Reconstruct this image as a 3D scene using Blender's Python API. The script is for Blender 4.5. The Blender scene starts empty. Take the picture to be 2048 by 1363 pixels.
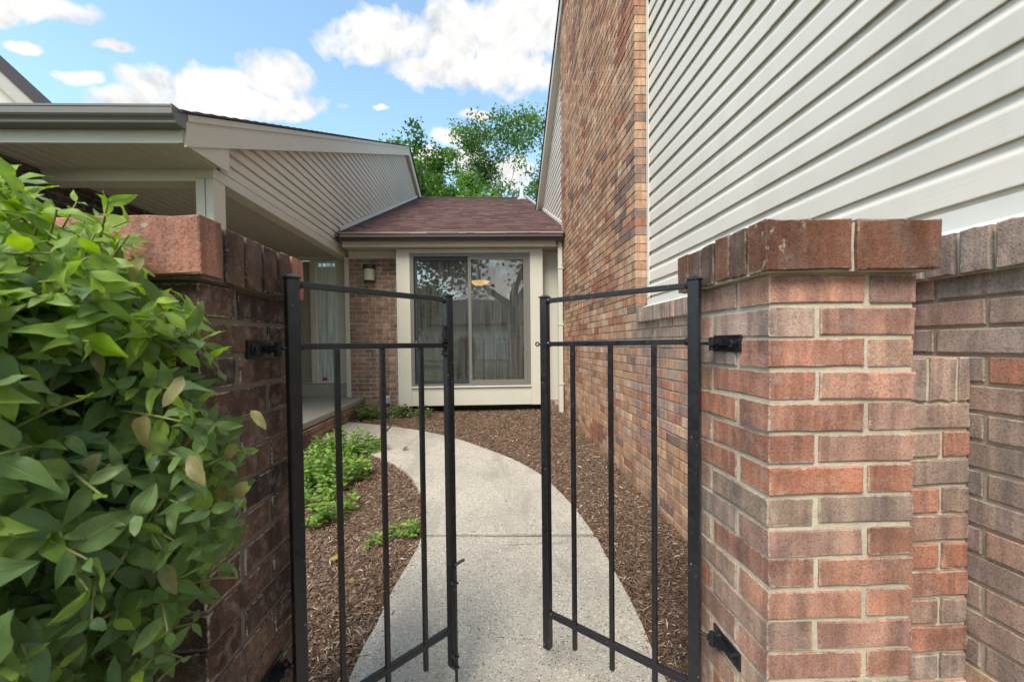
import bpy, math, random
import numpy as np
from mathutils import Vector, Matrix, noise as mnoise

random.seed(7)
rng = np.random.default_rng(7)
S = bpy.context.scene
COL = S.collection
E = 1.175                                   # eye height above the ground at the gate
PI = math.pi

# ------------------------------------------------------------------ camera
def cam_axes():
    yaw, pitch, roll = math.atan(22 / 780), math.atan(.022), -.012
    r, u, d = Vector((1, 0, 0)), Vector((0, 0, 1)), Vector((0, 1, 0))
    q = Matrix.Rotation(-yaw, 3, 'Z')
    r, u, d = q @ r, q @ u, q @ d
    d, u = d * math.cos(pitch) - u * math.sin(pitch), u * math.cos(pitch) + d * math.sin(pitch)
    r, u = r * math.cos(roll) + u * math.sin(roll), u * math.cos(roll) - r * math.sin(roll)
    return r, u, d
CR, CU, CD = cam_axes()
cam = bpy.data.cameras.new('camera')
camo = bpy.data.objects.new('camera', cam)
COL.objects.link(camo)
camo.matrix_world = Matrix(((CR.x, CU.x, -CD.x, 0), (CR.y, CU.y, -CD.y, 0), (CR.z, CU.z, -CD.z, E), (0, 0, 0, 1)))
cam.sensor_fit = 'HORIZONTAL'
cam.sensor_width = 36
cam.lens = 36 * 780 / 2048
cam.shift_x, cam.shift_y = .01113, .01142
cam.clip_start, cam.clip_end = .02, 3000
S.camera = camo
cam.dof.use_dof = True
cam.dof.focus_distance = 1.9
cam.dof.aperture_fstop = 7.5

def project(p):                              # to pixels of the 2048 px picture, for choosing levels of detail
    v = Vector(p) - Vector((0, 0, E))
    z = v.dot(CD)
    if z < .05:
        return None
    return 1001.2 + 780 * v.dot(CR) / z, 704.9 - 780 * v.dot(CU) / z, z
def ray(px, py):
    return (CD + CR * ((px - 1001.2) / 780) - CU * ((py - 704.9) / 780)).normalized()

# ------------------------------------------------------------------ node helpers
class NT:
    def __init__(s, tree):
        s.t = tree; s.n = tree.nodes; s.l = tree.links
        s.n.clear()
    def new(s, typ, **kw):
        nd = s.n.new(typ)
        for k, v in kw.items():
            setattr(nd, k, v)
        return nd
    def set(s, sock, v):
        if v is None: return
        if hasattr(v, 'is_output'):
            s.l.new(v, sock)
        else:
            sock.default_value = v
    def math(s, op, a, b=None, c=None, clamp=False):
        nd = s.new('ShaderNodeMath', operation=op, use_clamp=clamp)
        for i, v in enumerate((a, b, c)):
            s.set(nd.inputs[i], v)
        return nd.outputs[0]
    def vec(s, op, a, b=None):
        nd = s.new('ShaderNodeVectorMath', operation=op)
        s.set(nd.inputs[0], a)
        if b is not None: s.set(nd.inputs[1], b)
        return nd
    def mix(s, fac, a, b, mode='MIX'):
        nd = s.new('ShaderNodeMix', data_type='RGBA', blend_type=mode)
        s.set(nd.inputs[0], fac); s.set(nd.inputs[6], a); s.set(nd.inputs[7], b)
        return nd.outputs[2]
    def noise(s, vec, scale, detail=3, rough=.5, dist=0., w=None):
        nd = s.new('ShaderNodeTexNoise')
        s.set(nd.inputs['Vector'], vec)
        nd.inputs['Scale'].default_value = scale; nd.inputs['Detail'].default_value = detail
        nd.inputs['Roughness'].default_value = rough; nd.inputs['Distortion'].default_value = dist
        return nd.outputs[0]
    def vor(s, vec, scale, feature='F1', out=0):
        nd = s.new('ShaderNodeTexVoronoi', feature=feature)
        s.set(nd.inputs['Vector'], vec); nd.inputs['Scale'].default_value = scale
        return nd.outputs[out]
    def ramp(s, fac, stops, interp='LINEAR'):
        nd = s.new('ShaderNodeValToRGB')
        cr = nd.color_ramp; cr.interpolation = interp
        while len(cr.elements) < len(stops): cr.elements.new(.5)
        for e, (p, c) in zip(cr.elements, stops):
            e.position = p
            e.color = (c, c, c, 1) if not hasattr(c, '__len__') else (*c, 1)
        s.set(nd.inputs[0], fac)
        return nd.outputs[0]
    def mapping(s, vec, scale=(1, 1, 1), loc=(0, 0, 0), rot=(0, 0, 0)):
        nd = s.new('ShaderNodeMapping')
        s.set(nd.inputs[0], vec)
        nd.inputs['Scale'].default_value = scale; nd.inputs['Location'].default_value = loc; nd.inputs['Rotation'].default_value = rot
        return nd.outputs[0]
    def bump(s, h, strength, dist, normal=None):
        nd = s.new('ShaderNodeBump')
        nd.inputs['Strength'].default_value = strength; nd.inputs['Distance'].default_value = dist
        s.set(nd.inputs['Height'], h)
        if normal is not None: s.set(nd.inputs['Normal'], normal)
        return nd.outputs[0]
def rgb(c): return (c[0], c[1], c[2], 1)

# ------------------------------------------------------------------ world: sky and cumulus clouds
SUN_EL, SUN_AZ = math.radians(52), math.radians(205)      # azimuth clockwise from +Y: behind the camera, a little to the left
world = bpy.data.worlds.new('World')
S.world = world
world.use_nodes = True
w = NT(world.node_tree)
sky = w.new('ShaderNodeTexSky', sky_type='NISHITA')
sky.sun_disc = False
sky.sun_elevation = SUN_EL
sky.sun_rotation = SUN_AZ
sky.air_density = 1.0; sky.dust_density = .6; sky.ozone_density = 1.5
tc = w.new('ShaderNodeTexCoord').outputs['Generated']
dirv = w.vec('NORMALIZE', tc).outputs[0]
dist1 = w.new('ShaderNodeTexNoise'); dist1.inputs['Scale'].default_value = 9; dist1.inputs['Detail'].default_value = 5
w.l.new(dirv, dist1.inputs['Vector'])
off = w.vec('SCALE', w.vec('SUBTRACT', dist1.outputs['Color'], (.5, .5, .5)).outputs[0]); off.inputs['Scale'].default_value = .07
dirw = w.vec('ADD', dirv, off.outputs[0]).outputs[0]
# the cumulus of the photograph: centre (pixel direction), half width, half height
BLOBS = [(250, 205, 85, 42), (390, 160, 130, 52), (545, 150, 95, 58), (560, 215, 105, 36), (320, 228, 150, 32), (450, 200, 150, 55),
         (745, 80, 115, 62), (900, 70, 170, 70), (1010, 135, 130, 62), (1060, 60, 110, 80), (850, 130, 90, 42),
         (50, 22, 120, 44), (44, 95, 26, 18), (152, 157, 38, 22), (215, 82, 42, 20),
         (908, 272, 42, 26), (955, 226, 46, 11), (940, 325, 60, 40), (760, 224, 18, 6), (1010, 345, 70, 40), (860, 330, 50, 30)]
acc = None
for (bx, by, ha, hb) in BLOBS:
    c = ray(bx, by)
    rr = CR - c * CR.dot(c); rr.normalize()
    uu = rr.cross(c); uu.normalize()
    if uu.z < 0: uu = -uu
    k = 780 / math.hypot(780, math.hypot(bx - 1001, by - 705))
    a_, b_ = ha / 780 * k, hb / 780 * k * k
    dv = w.vec('SUBTRACT', dirw, tuple(c)).outputs[0]
    x_ = w.vec('DOT_PRODUCT', dv, tuple(rr / a_)).outputs['Value']
    y_ = w.vec('DOT_PRODUCT', dv, tuple(uu / b_)).outputs['Value']
    z_ = w.vec('DOT_PRODUCT', dv, tuple(c * 4)).outputs['Value']
    d2 = w.math('ADD', w.math('ADD', w.math('MULTIPLY', x_, x_), w.math('MULTIPLY', y_, y_)), w.math('MULTIPLY', z_, z_))
    m = w.math('SUBTRACT', 1.0, w.math('SQRT', d2))
    acc = m if acc is None else w.math('SMOOTH_MAX', acc, m, .12)
acc = w.math('MAXIMUM', acc, -1.0)
fb = w.noise(dirv, 13, 10, .62, .35)
dens = w.math('ADD', acc, w.math('MULTIPLY', w.math('SUBTRACT', fb, .47), 2.1))
vis = w.ramp(dens, [(-.10, 0.0), (.12, .30), (.36, .85), (.75, 1.0)], 'LINEAR')
# the same kind of cumulus over the rest of the sky
gen = w.noise(w.mapping(dirv, (1, 1, 1.6), (3.1, 1.7, .4)), 3.2, 9, .58, .2)
gvis = w.ramp(gen, [(.47, 0.0), (.60, 1.0)], 'EASE')
vc = w.vec('DOT_PRODUCT', dirv, tuple(ray(620, 200))).outputs['Value']
away = w.ramp(vc, [(.68, 1.0), (.80, 0.0)])
cover = w.math('MAXIMUM', vis, w.math('MULTIPLY', gvis, away))
upv = w.vec('ADD', dirv, (-.006, -.008, .022)).outputs[0]
fb_up = w.noise(upv, 13, 5, .55, .2)
fb_lo = w.noise(dirv, 13, 5, .55, .2)
relief = w.math('ADD', .62, w.math('MULTIPLY', w.math('SUBTRACT', fb_lo, fb_up), 2.4))
relief = w.math('ADD', relief, w.math('MULTIPLY', w.math('SUBTRACT', .55, w.noise(dirv, 5, 4, .5)), 1.1))
shade = w.ramp(relief, [(.18, (.66, .70, .76)), (.45, (.84, .87, .91)), (.72, (1., 1., 1.))])
ccol = w.mix(1.0, shade, (4.1, 3.95, 3.75, 1), 'MULTIPLY')
skyc = w.mix(1.0, sky.outputs[0], (1.50, 1.56, 1.34, 1), 'MULTIPLY')
full = w.mix(cover, skyc, ccol)
bg = w.new('ShaderNodeBackground'); bg.inputs['Strength'].default_value = .10
w.l.new(full, bg.inputs['Color'])
wo = w.new('ShaderNodeOutputWorld'); w.l.new(bg.outputs[0], wo.inputs[0])

sl = bpy.data.lights.new('sun', 'SUN')
sl.energy = 1.9; sl.angle = math.radians(30); sl.color = (1, .92, .80)
so = bpy.data.objects.new('sun', sl); COL.objects.link(so)
sd = Vector((math.sin(SUN_AZ) * math.cos(SUN_EL), math.cos(SUN_AZ) * math.cos(SUN_EL), math.sin(SUN_EL)))
so.rotation_euler = sd.to_track_quat('Z', 'Y').to_euler()
so.location = (0, -4, 20)
S.view_settings.view_transform = 'Standard'
S.view_settings.look = 'None'
S.view_settings.exposure = 1.42
S.view_settings.gamma = 1
S.view_settings.use_curve_mapping = False

# ------------------------------------------------------------------ materials
def new_mat(name):
    m = bpy.data.materials.new(name); m.use_nodes = True
    t = NT(m.node_tree)
    b = t.new('ShaderNodeBsdfPrincipled'); o = t.new('ShaderNodeOutputMaterial')
    t.l.new(b.outputs[0], o.inputs[0])
    return m, t, b, o
def pos(t): return t.new('ShaderNodeNewGeometry').outputs['Position']

def plain(name, col, rough=.5, var=.12, bumps=.0, scale=14, metal=0, spec=.5, streak=(1, 1, 1)):
    m, t, b, o = new_mat(name)
    p = t.mapping(pos(t), streak)
    n = t.noise(p, scale, 5, .6)
    n2 = t.noise(pos(t), 2.1, 3, .5)
    f = t.math('ADD', t.math('MULTIPLY', n, .6), t.math('MULTIPLY', n2, .4))
    lo = tuple(c * (1 - var) for c in col); hi = tuple(min(1, c * (1 + var)) for c in col)
    c = t.ramp(f, [(.3, lo), (.7, hi)])
    t.l.new(c, b.inputs['Base Color'])
    b.inputs['Roughness'].default_value = rough; b.inputs['Metallic'].default_value = metal
    b.inputs['Specular IOR Level'].default_value = spec
    if bumps:
        t.l.new(t.bump(n, .5, bumps), b.inputs['Normal'])
    return m

def brick_mat(name, attr, flash=.55, bump=.0016, pale=.42, grey=.28, lichen=0., smear=(.50, .45, .37), soots=.42):
    m, t, b, o = new_mat(name)
    if attr:
        base = t.new('ShaderNodeAttribute', attribute_name='bcol').outputs['Color']
    else:
        base = t.new('ShaderNodeObjectInfo').outputs['Color']
    P = pos(t)
    band = t.noise(t.mapping(P, (1, 1, .22)), 17, 3, .55)             # fire flashing runs down each brick
    blot = t.noise(P, 9, 4, .6)
    grain = t.noise(P, 220, 4, .7)
    pit = t.vor(P, 170)
    fl = t.ramp(t.math('ADD', t.math('MULTIPLY', band, .6), t.math('MULTIPLY', blot, .4)), [(.36, 0), (.62, 1.0)])
    dark = t.mix(1.0, base, (.58, .56, .60, 1), 'MULTIPLY')
    lite = t.mix(1.0, base, (1.22, 1.13, 1.05, 1), 'MULTIPLY')
    c = t.mix(t.math('MULTIPLY', fl, flash + .3), dark, lite)
    st = t.ramp(t.noise(t.mapping(P, (1, 1, .12)), 42, 2, .5), [(.40, .80), (.5, 1.0), (.60, 1.18)])
    c = t.mix(.8, c, t.mix(1.0, c, st, 'MULTIPLY'))
    gy = t.ramp(t.noise(t.mapping(P, (1, 1, .8), (3.3, 1.1, .7)), 11, 4, .6, .4), [(.50, 0), (.64, 1)])
    c = t.mix(t.math('MULTIPLY', gy, grey), c, t.mix(.75, c, (.20, .175, .155, 1)))
    bloom = t.ramp(t.noise(P, 31, 5, .65), [(.5, 0), (.78, 1)])
    c = t.mix(t.math('MULTIPLY', bloom, pale), c, (.56, .46, .40, 1))
    sp = t.ramp(grain, [(.34, .60), (.5, 1.0), (.72, 1.22)])
    c = t.mix(1.0, c, sp, 'MULTIPLY')
    pits = t.ramp(pit, [(.10, .35), (.26, 1)])
    pf = t.ramp(t.noise(P, 40, 2, .5), [(.52, 0), (.6, 1)])
    c = t.mix(t.math('MULTIPLY', pf, .8), c, t.mix(1.0, c, pits, 'MULTIPLY'))
    if not attr:                         # mortar smeared over the arrises, chipped corners, dirt
        ge = t.new('ShaderNodeSeparateXYZ'); t.l.new(t.new('ShaderNodeTexCoord').outputs['Generated'], ge.inputs[0])
        ex = t.math('MULTIPLY', t.math('MINIMUM', ge.outputs[0], t.math('SUBTRACT', 1.0, ge.outputs[0])), 9.0)
        ez = t.math('MULTIPLY', t.math('MINIMUM', ge.outputs[2], t.math('SUBTRACT', 1.0, ge.outputs[2])), 3.4)
        ey = t.math('MULTIPLY', t.math('MINIMUM', ge.outputs[1], t.math('SUBTRACT', 1.0, ge.outputs[1])), 4.6)
        ed = t.math('MAXIMUM', t.math('MINIMUM', ex, ez), t.math('MINIMUM', t.math('MAXIMUM', ex, ez), ey))   # distance to the nearest arris
        sm = t.math('SUBTRACT', t.math('ADD', t.math('MULTIPLY', t.noise(P, 55, 5, .7), .75), t.math('MULTIPLY', t.noise(P, 9, 2, .5), .35)), t.math('MULTIPLY', ed, .85))
        c = t.mix(t.math('MULTIPLY', t.ramp(sm, [(.43, 0), (.53, 1)]), .75), c, (*smear, 1))
        dk = t.math('SUBTRACT', t.noise(P, 37, 5, .7), t.math('MULTIPLY', ed, .5))
        c = t.mix(t.math('MULTIPLY', t.ramp(dk, [(.48, 0), (.62, 1)]), .5), c, t.mix(1.0, c, (.35, .32, .30, 1), 'MULTIPLY'))
    soot = t.ramp(t.noise(t.mapping(P, (1, 1, .5)), 4.5, 5, .65, .5), [(.48, 0), (.66, 1)])
    c = t.mix(t.math('MULTIPLY', soot, soots), c, t.mix(1.0, c, (.42, .40, .40, 1), 'MULTIPLY'))
    if lichen:
        lm = t.math('MULTIPLY', t.ramp(t.noise(P, 48, 5, .7), [(.60, 0), (.64, 1)]), t.ramp(t.noise(P, 6, 2, .5), [(.5, 0), (.56, 1)]))
        c = t.mix(t.math('MULTIPLY', lm, lichen), c, (.36, .38, .27, 1))
    t.l.new(c, b.inputs['Base Color'])
    b.inputs['Roughness'].default_value = .9
    b.inputs['Specular IOR Level'].default_value = .25
    h = t.math('ADD', t.math('MULTIPLY', grain, .5), t.math('ADD', t.math('MULTIPLY', t.noise(P, 60, 4, .6), .7), t.math('MULTIPLY', pits, .25)))
    t.l.new(t.bump(h, .8, bump * 1.6), b.inputs['Normal'])
    return m

def mortar_mat(name, col):
    m, t, b, o = new_mat(name)
    P = pos(t)
    g = t.noise(P, 260, 4, .7); n = t.noise(P, 12, 4, .6)
    c = t.ramp(t.math('ADD', t.math('MULTIPLY', g, .45), t.math('MULTIPLY', n, .55)), [(.32, tuple(x * .62 for x in col)), (.52, col), (.72, tuple(min(1, x * 1.18) for x in col))])
    t.l.new(c, b.inputs['Base Color']); b.inputs['Roughness'].default_value = .95
    t.l.new(t.bump(t.math('ADD', g, t.noise(P, 50, 3, .6)), .9, .003), b.inputs['Normal'])
    return m

def siding_mat(name, col):
    m, t, b, o = new_mat(name)
    P = pos(t)
    grain = t.noise(t.mapping(P, (60, 5, 320)), 1.0, 4, .65)
    big = t.noise(P, 1.3, 4, .6)
    dirt = t.noise(t.mapping(P, (1, 2.2, .25)), 2.5, 5, .65)
    c = t.ramp(big, [(.3, tuple(x * .94 for x in col)), (.7, tuple(min(1, x * 1.04) for x in col))])
    c = t.mix(t.math('MULTIPLY', t.ramp(dirt, [(.5, 0), (.8, 1)]), .22), c, (.42, .40, .33, 1))
    t.l.new(c, b.inputs['Base Color']); b.inputs['Roughness'].default_value = .48
    t.l.new(t.bump(grain, .45, .0010), b.inputs['Normal'])
    return m

M = {}
M['brick'] = brick_mat('brick fired clay', False)
M['brick_stuff'] = brick_mat('brick fired clay mass', True, .5, .0016, .2, .22, soots=.2)
M['brick_tan'] = brick_mat('brick tan', False, .5, .0016, .2, .22, smear=(.46, .38, .29), soots=.2)
M['brick_old'] = brick_mat('brick weathered', False, .45, .0022, .14, .4, .8, (.30, .26, .22))
M['brick_umber'] = brick_mat('brick weathered in shade', False, .45, .0022, .10, .3, 0., (.17, .145, .125))
M['mortar_cream'] = mortar_mat('mortar cream', (.62, .56, .44))
M['mortar_tan'] = mortar_mat('mortar tan', (.50, .42, .33))
M['mortar_dark'] = mortar_mat('mortar dirty in shade', (.185, .155, .128))
M['siding_white'] = siding_mat('vinyl siding off white', (.76, .71, .635))
M['siding_beige'] = siding_mat('vinyl siding beige', (.60, .555, .465))
M['trim_beige'] = plain('aluminium trim beige', (.58, .535, .45), .45, .05, .0003, 30)
M['trim_cream'] = plain('painted panel cream', (.55, .535, .46), .55, .06, .0004, 25)
M['trim_white'] = plain('white flashing', (.68, .67, .63), .4, .05)
M['gutter'] = plain('painted gutter grey beige', (.15, .14, .125), .38, .08, .0003, 20, streak=(.5, 1, 1))
M['gutter_pale'] = plain('painted gutter beige', (.40, .375, .325), .38, .08)
M['soffit'] = plain('soffit board beige', (.46, .425, .36), .55, .06)
M['taupe'] = plain('taupe door paint', (.30, .26, .20), .5, .06)
M['black_metal'] = plain('black gate paint', (.0095, .0100, .0135), .36, .35, .0003, 60)
M['frame_bronze'] = plain('bronze window frame', (.165, .16, .145), .4, .08)
M['frame_dark'] = plain('dark sash', (.035, .04, .05), .4, .1)
M['roof_dark'] = plain('dark roof edge', (.05, .042, .045), .9, .3, .002, 60)
M['slab'] = plain('porch concrete', (.33, .31, .27), .85, .16, .001, 40)
M['wall_paint'] = plain('interior wall paint', (.55, .55, .52), .7, .04)
M['white_paint'] = plain('white cabinet paint', (.75, .75, .72), .5, .03)
M['carpet'] = plain('grey carpet', (.28, .26, .24), .95, .15, .001, 90)
M['lamp_dark'] = plain('dark bronze lamp', (.03, .027, .024), .4, .2)
M['red'] = plain('red plastic', (.45, .02, .03), .35, .2)
M['pvc'] = plain('white pipe', (.72, .70, .66), .45, .06)
M['lead'] = plain('lead flashing', (.36, .36, .37), .5, .1)
M['bark'] = plain('bark', (.10, .085, .07), .95, .35, .01, 18, streak=(1, 1, .3))
M['twig'] = plain('twig', (.15, .10, .055), .8, .3, .001, 60)
M['stem'] = plain('green stem', (.21, .22, .07), .7, .3)
M['cut'] = plain('cut twig', (.32, .22, .11), .8, .2)
M['block'] = plain('foundation', (.10, .09, .08), .95, .2, .003, 30)

def glass_mat(name, ior, haze, hcol=(.6, .62, .6), streak=True):
    m, t, b, o = new_mat(name)
    t.n.remove(b)
    tr = t.new('ShaderNodeBsdfTransparent'); tr.inputs[0].default_value = (.86, .89, .87, 1)
    gl = t.new('ShaderNodeBsdfGlossy'); gl.inputs['Roughness'].default_value = .015
    fr = t.new('ShaderNodeFresnel'); fr.inputs['IOR'].default_value = ior
    wav = t.noise(t.mapping(pos(t), (1, 1, .6)), 3, 2, .5)
    bn = t.bump(wav, .25, .004)
    t.l.new(bn, gl.inputs['Normal'])
    mx = t.new('ShaderNodeMixShader'); t.l.new(fr.outputs[0], mx.inputs[0]); t.l.new(tr.outputs[0], mx.inputs[1]); t.l.new(gl.outputs[0], mx.inputs[2])
    df = t.new('ShaderNodeBsdfDiffuse'); df.inputs[0].default_value = rgb(hcol)
    sn = t.noise(t.mapping(pos(t), (26, 1, 1.1)), 1.0, 5, .6)
    f = t.math('MULTIPLY', t.ramp(sn, [(.35, .25), (.7, 1.0)]), haze)
    m2 = t.new('ShaderNodeMixShader'); t.l.new(f, m2.inputs[0]); t.l.new(mx.outputs[0], m2.inputs[1]); t.l.new(df.outputs[0], m2.inputs[2])
    t.l.new(m2.outputs[0], o.inputs[0])
    return m
M['glass'] = glass_mat('window glass', 2.7, .12)
M['glass_dusty'] = glass_mat('dusty window glass', 2.5, .15)
M['glass_frost'] = glass_mat('sidelight glass', 1.7, .95, (.80, .85, .82))

def emit_mat(name, col, strength, base):
    m, t, b, o = new_mat(name)
    b.inputs['Base Color'].default_value = rgb(base)
    b.inputs['Emission Color'].default_value = rgb(col)
    b.inputs['Emission Strength'].default_value = strength
    b.inputs['Roughness'].default_value = .4
    return m
M['lamp_glow'] = emit_mat('lit amber glass', (1, .60, .20), .55, (.5, .3, .1))
M['lamp_glass'] = plain('frosted lamp glass', (.50, .46, .36), .35, .12, .0008, 60)

def leaf_mat(name, attr, veins=True, gloss=.42, trans=.32):
    m, t, b, o = new_mat(name)
    if attr:
        base = t.new('ShaderNodeAttribute', attribute_name='bcol').outputs['Color']
    else:
        base = t.new('ShaderNodeObjectInfo').outputs['Color']
    c = base
    if veins:
        uv = t.new('ShaderNodeUVMap').outputs[0]
        s_ = t.new('ShaderNodeSeparateXYZ'); t.l.new(uv, s_.inputs[0])
        au = t.math('ABSOLUTE', t.math('SUBTRACT', s_.outputs[0], .5))
        mid = t.ramp(au, [(.012, 1), (.05, 0)])
        ph = t.math('FRACT', t.math('MULTIPLY', t.math('SUBTRACT', s_.outputs[1], t.math('MULTIPLY', au, .75)), 6.5))
        sv = t.ramp(t.math('ABSOLUTE', t.math('SUBTRACT', ph, .5)), [(.0, .55), (.07, 0)])
        vein = t.math('MAXIMUM', mid, sv)
        mott = t.noise(pos(t), 60, 4, .6)
        c = t.mix(1.0, c, t.ramp(mott, [(.3, .78), (.7, 1.2)]), 'MULTIPLY')
        c = t.mix(t.math('MULTIPLY', vein, .45), c, t.mix(.5, c, (.30, .40, .16, 1)))
        gnode = t.new('ShaderNodeNewGeometry')
        back = t.mix(.4, c, (.17, .27, .12, 1))
        c = t.mix(gnode.outputs['Backfacing'], c, back)
        t.l.new(t.bump(t.math('SUBTRACT', mott, vein), .35, .0012), b.inputs['Normal'])
    t.l.new(c, b.inputs['Base Color'])
    b.inputs['Roughness'].default_value = gloss
    b.inputs['Specular IOR Level'].default_value = .3
    tl = t.new('ShaderNodeBsdfTranslucent')
    t.l.new(t.mix(1.0, c, (1.5, 1.6, .5, 1), 'MULTIPLY'), tl.inputs[0])
    mx = t.new('ShaderNodeMixShader'); mx.inputs[0].default_value = trans
    t.l.new(b.outputs[0], mx.inputs[1]); t.l.new(tl.outputs[0], mx.inputs[2]); t.l.new(mx.outputs[0], o.inputs[0])
    return m
M['leaf'] = leaf_mat('broad leaf', False, True, .38, .38)
M['leaf_mass'] = leaf_mat('broad leaf mass', True, True, .38, .38)
M['leaf_small'] = leaf_mat('small leaves', True, False, .5, .38)
def attr_mat(name, rough, noise_scale, bump=0):
    m, t, b, o = new_mat(name)
    base = t.new('ShaderNodeAttribute', attribute_name='bcol').outputs['Color']
    n = t.noise(pos(t), noise_scale, 4, .65)
    t.l.new(t.mix(1.0, base, t.ramp(n, [(.3, .6), (.7, 1.35)]), 'MULTIPLY'), b.inputs['Base Color'])
    b.inputs['Roughness'].default_value = rough
    b.inputs['Specular IOR Level'].default_value = .3
    if bump: t.l.new(t.bump(n, .8, bump), b.inputs['Normal'])
    return m
M['chip'] = attr_mat('bark mulch chips', .9, 130, .002)
M['shingle'] = attr_mat('asphalt shingles', .95, 180, .003)

def mulch_mat():
    m, t, b, o = new_mat('mulch ground')
    P = pos(t)
    n = t.noise(t.mapping(P, (1, 1, 1)), 55, 6, .7, .8); v = t.vor(P, 70)
    c = t.ramp(t.math('ADD', t.math('MULTIPLY', n, .7), t.math('MULTIPLY', v, .5)), [(.3, (.034, .022, .016)), (.55, (.12, .076, .052)), (.8, (.27, .18, .12))])
    t.l.new(c, b.inputs['Base Color']); b.inputs['Roughness'].default_value = .95
    t.l.new(t.bump(n, 1., .012), b.inputs['Normal'])
    return m
M['mulch'] = mulch_mat()
def ground_mat():
    m, t, b, o = new_mat('lawn and soil')
    P = pos(t)
    n = t.noise(P, .5, 5, .6); n2 = t.noise(P, 40, 4, .7)
    c = t.ramp(t.math('ADD', t.math('MULTIPLY', n, .4), t.math('MULTIPLY', n2, .6)), [(.35, (.03, .045, .015)), (.6, (.07, .10, .03))])
    t.l.new(c, b.inputs['Base Color']); b.inputs['Roughness'].default_value = .95
    t.l.new(t.bump(n2, 1, .03), b.inputs['Normal'])
    return m
M['ground'] = ground_mat()
def path_mat():
    m, t, b, o = new_mat('exposed aggregate concrete')
    P = pos(t)
    cellc = t.new('ShaderNodeTexVoronoi'); t.l.new(P, cellc.inputs[0]); cellc.inputs['Scale'].default_value = 165
    cell2 = t.new('ShaderNodeTexVoronoi'); t.l.new(P, cell2.inputs[0]); cell2.inputs['Scale'].default_value = 330
    sx = t.new('ShaderNodeSeparateXYZ'); t.l.new(cellc.outputs['Color'], sx.inputs[0])
    sy = t.new('ShaderNodeSeparateXYZ'); t.l.new(cell2.outputs['Color'], sy.inputs[0])
    stone = t.ramp(sx.outputs[0], [(.0, (.10, .095, .085)), (.045, (.19, .175, .15)), (.08, (.38, .35, .295)), (.55, (.49, .46, .40)), (.86, (.57, .54, .475)), (.95, (.72, .69, .63)), (.99, (.46, .34, .23))], 'CONSTANT')
    fine = t.ramp(sy.outputs[1], [(.0, .55), (.12, .9), (.6, 1.0), (.93, 1.22)], 'CONSTANT')
    c = t.mix(1.0, stone, fine, 'MULTIPLY')
    gap = t.ramp(cellc.outputs['Distance'], [(.35, 0), (.62, 1)])
    c = t.mix(t.math('MULTIPLY', gap, .7), c, (.42, .39, .33, 1))
    big = t.noise(P, 1.7, 6, .65)
    c = t.mix(1.0, c, t.ramp(big, [(.28, .78), (.5, 1.0), (.72, 1.12)]), 'MULTIPLY')
    st = t.noise(t.mapping(P, (2.2, .7, 1), rot=(0, 0, .5)), 1.6, 5, .65, .6)
    c = t.mix(t.ramp(st, [(.50, 0), (.66, .55)]), c, (.25, .235, .205, 1))
    ce = t.vor(t.vec('ADD', P, t.vec('SCALE', P).outputs[0]).outputs[0] if False else t.mapping(P, (.55, .75, 1), (.37, .12, 0)), 1.0, 'DISTANCE_TO_EDGE')
    wob = t.math('MULTIPLY', t.math('SUBTRACT', t.noise(P, 14, 5, .7), .5), .035)
    ck = t.math('MULTIPLY', t.ramp(t.math('ABSOLUTE', t.math('ADD', ce, wob)), [(.0010, 1), (.0032, 0)]), t.ramp(t.noise(P, 1.3, 2, .5), [(.5, 0), (.56, 1)]))
    c = t.mix(t.math('MULTIPLY', ck, .75), c, (.10, .09, .075, 1))
    sp2 = t.ramp(t.noise(P, 5.5, 6, .7, .8), [(.60, 0), (.70, .35)])
    c = t.mix(sp2, c, (.20, .17, .13, 1))
    t.l.new(c, b.inputs['Base Color']); b.inputs['Roughness'].default_value = .9
    h = t.math('SUBTRACT', 1.0, cellc.outputs['Distance'])
    t.l.new(t.bump(t.math('ADD', h, t.noise(P, 300, 3, .6)), .6, .002), b.inputs['Normal'])
    return m
M['path'] = path_mat()

def gate_mat():
    m, t, b, o = new_mat('black gate paint')
    P = pos(t)
    n = t.noise(P, 45, 5, .65)
    c = t.ramp(n, [(.3, (.008, .0085, .012)), (.7, (.017, .0175, .022))])
    chip = t.math('MULTIPLY', t.ramp(t.noise(P, 120, 3, .6), [(.68, 0), (.70, 1)]), t.ramp(t.noise(P, 8, 2, .5), [(.50, 0), (.55, 1)]))
    c = t.mix(t.math('MULTIPLY', chip, .8), c, (.30, .27, .25, 1))
    rust = t.math('MULTIPLY', t.ramp(t.noise(P, 30, 5, .7), [(.62, 0), (.70, 1)]), .4)
    c = t.mix(rust, c, (.05, .028, .018, 1))
    t.l.new(c, b.inputs['Base Color'])
    t.l.new(t.ramp(n, [(.3, .26), (.7, .48)]), b.inputs['Roughness'])
    t.l.new(t.bump(t.math('ADD', n, t.noise(P, 200, 3, .6)), .4, .0006), b.inputs['Normal'])
    return m
M['black_metal'] = gate_mat()

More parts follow.
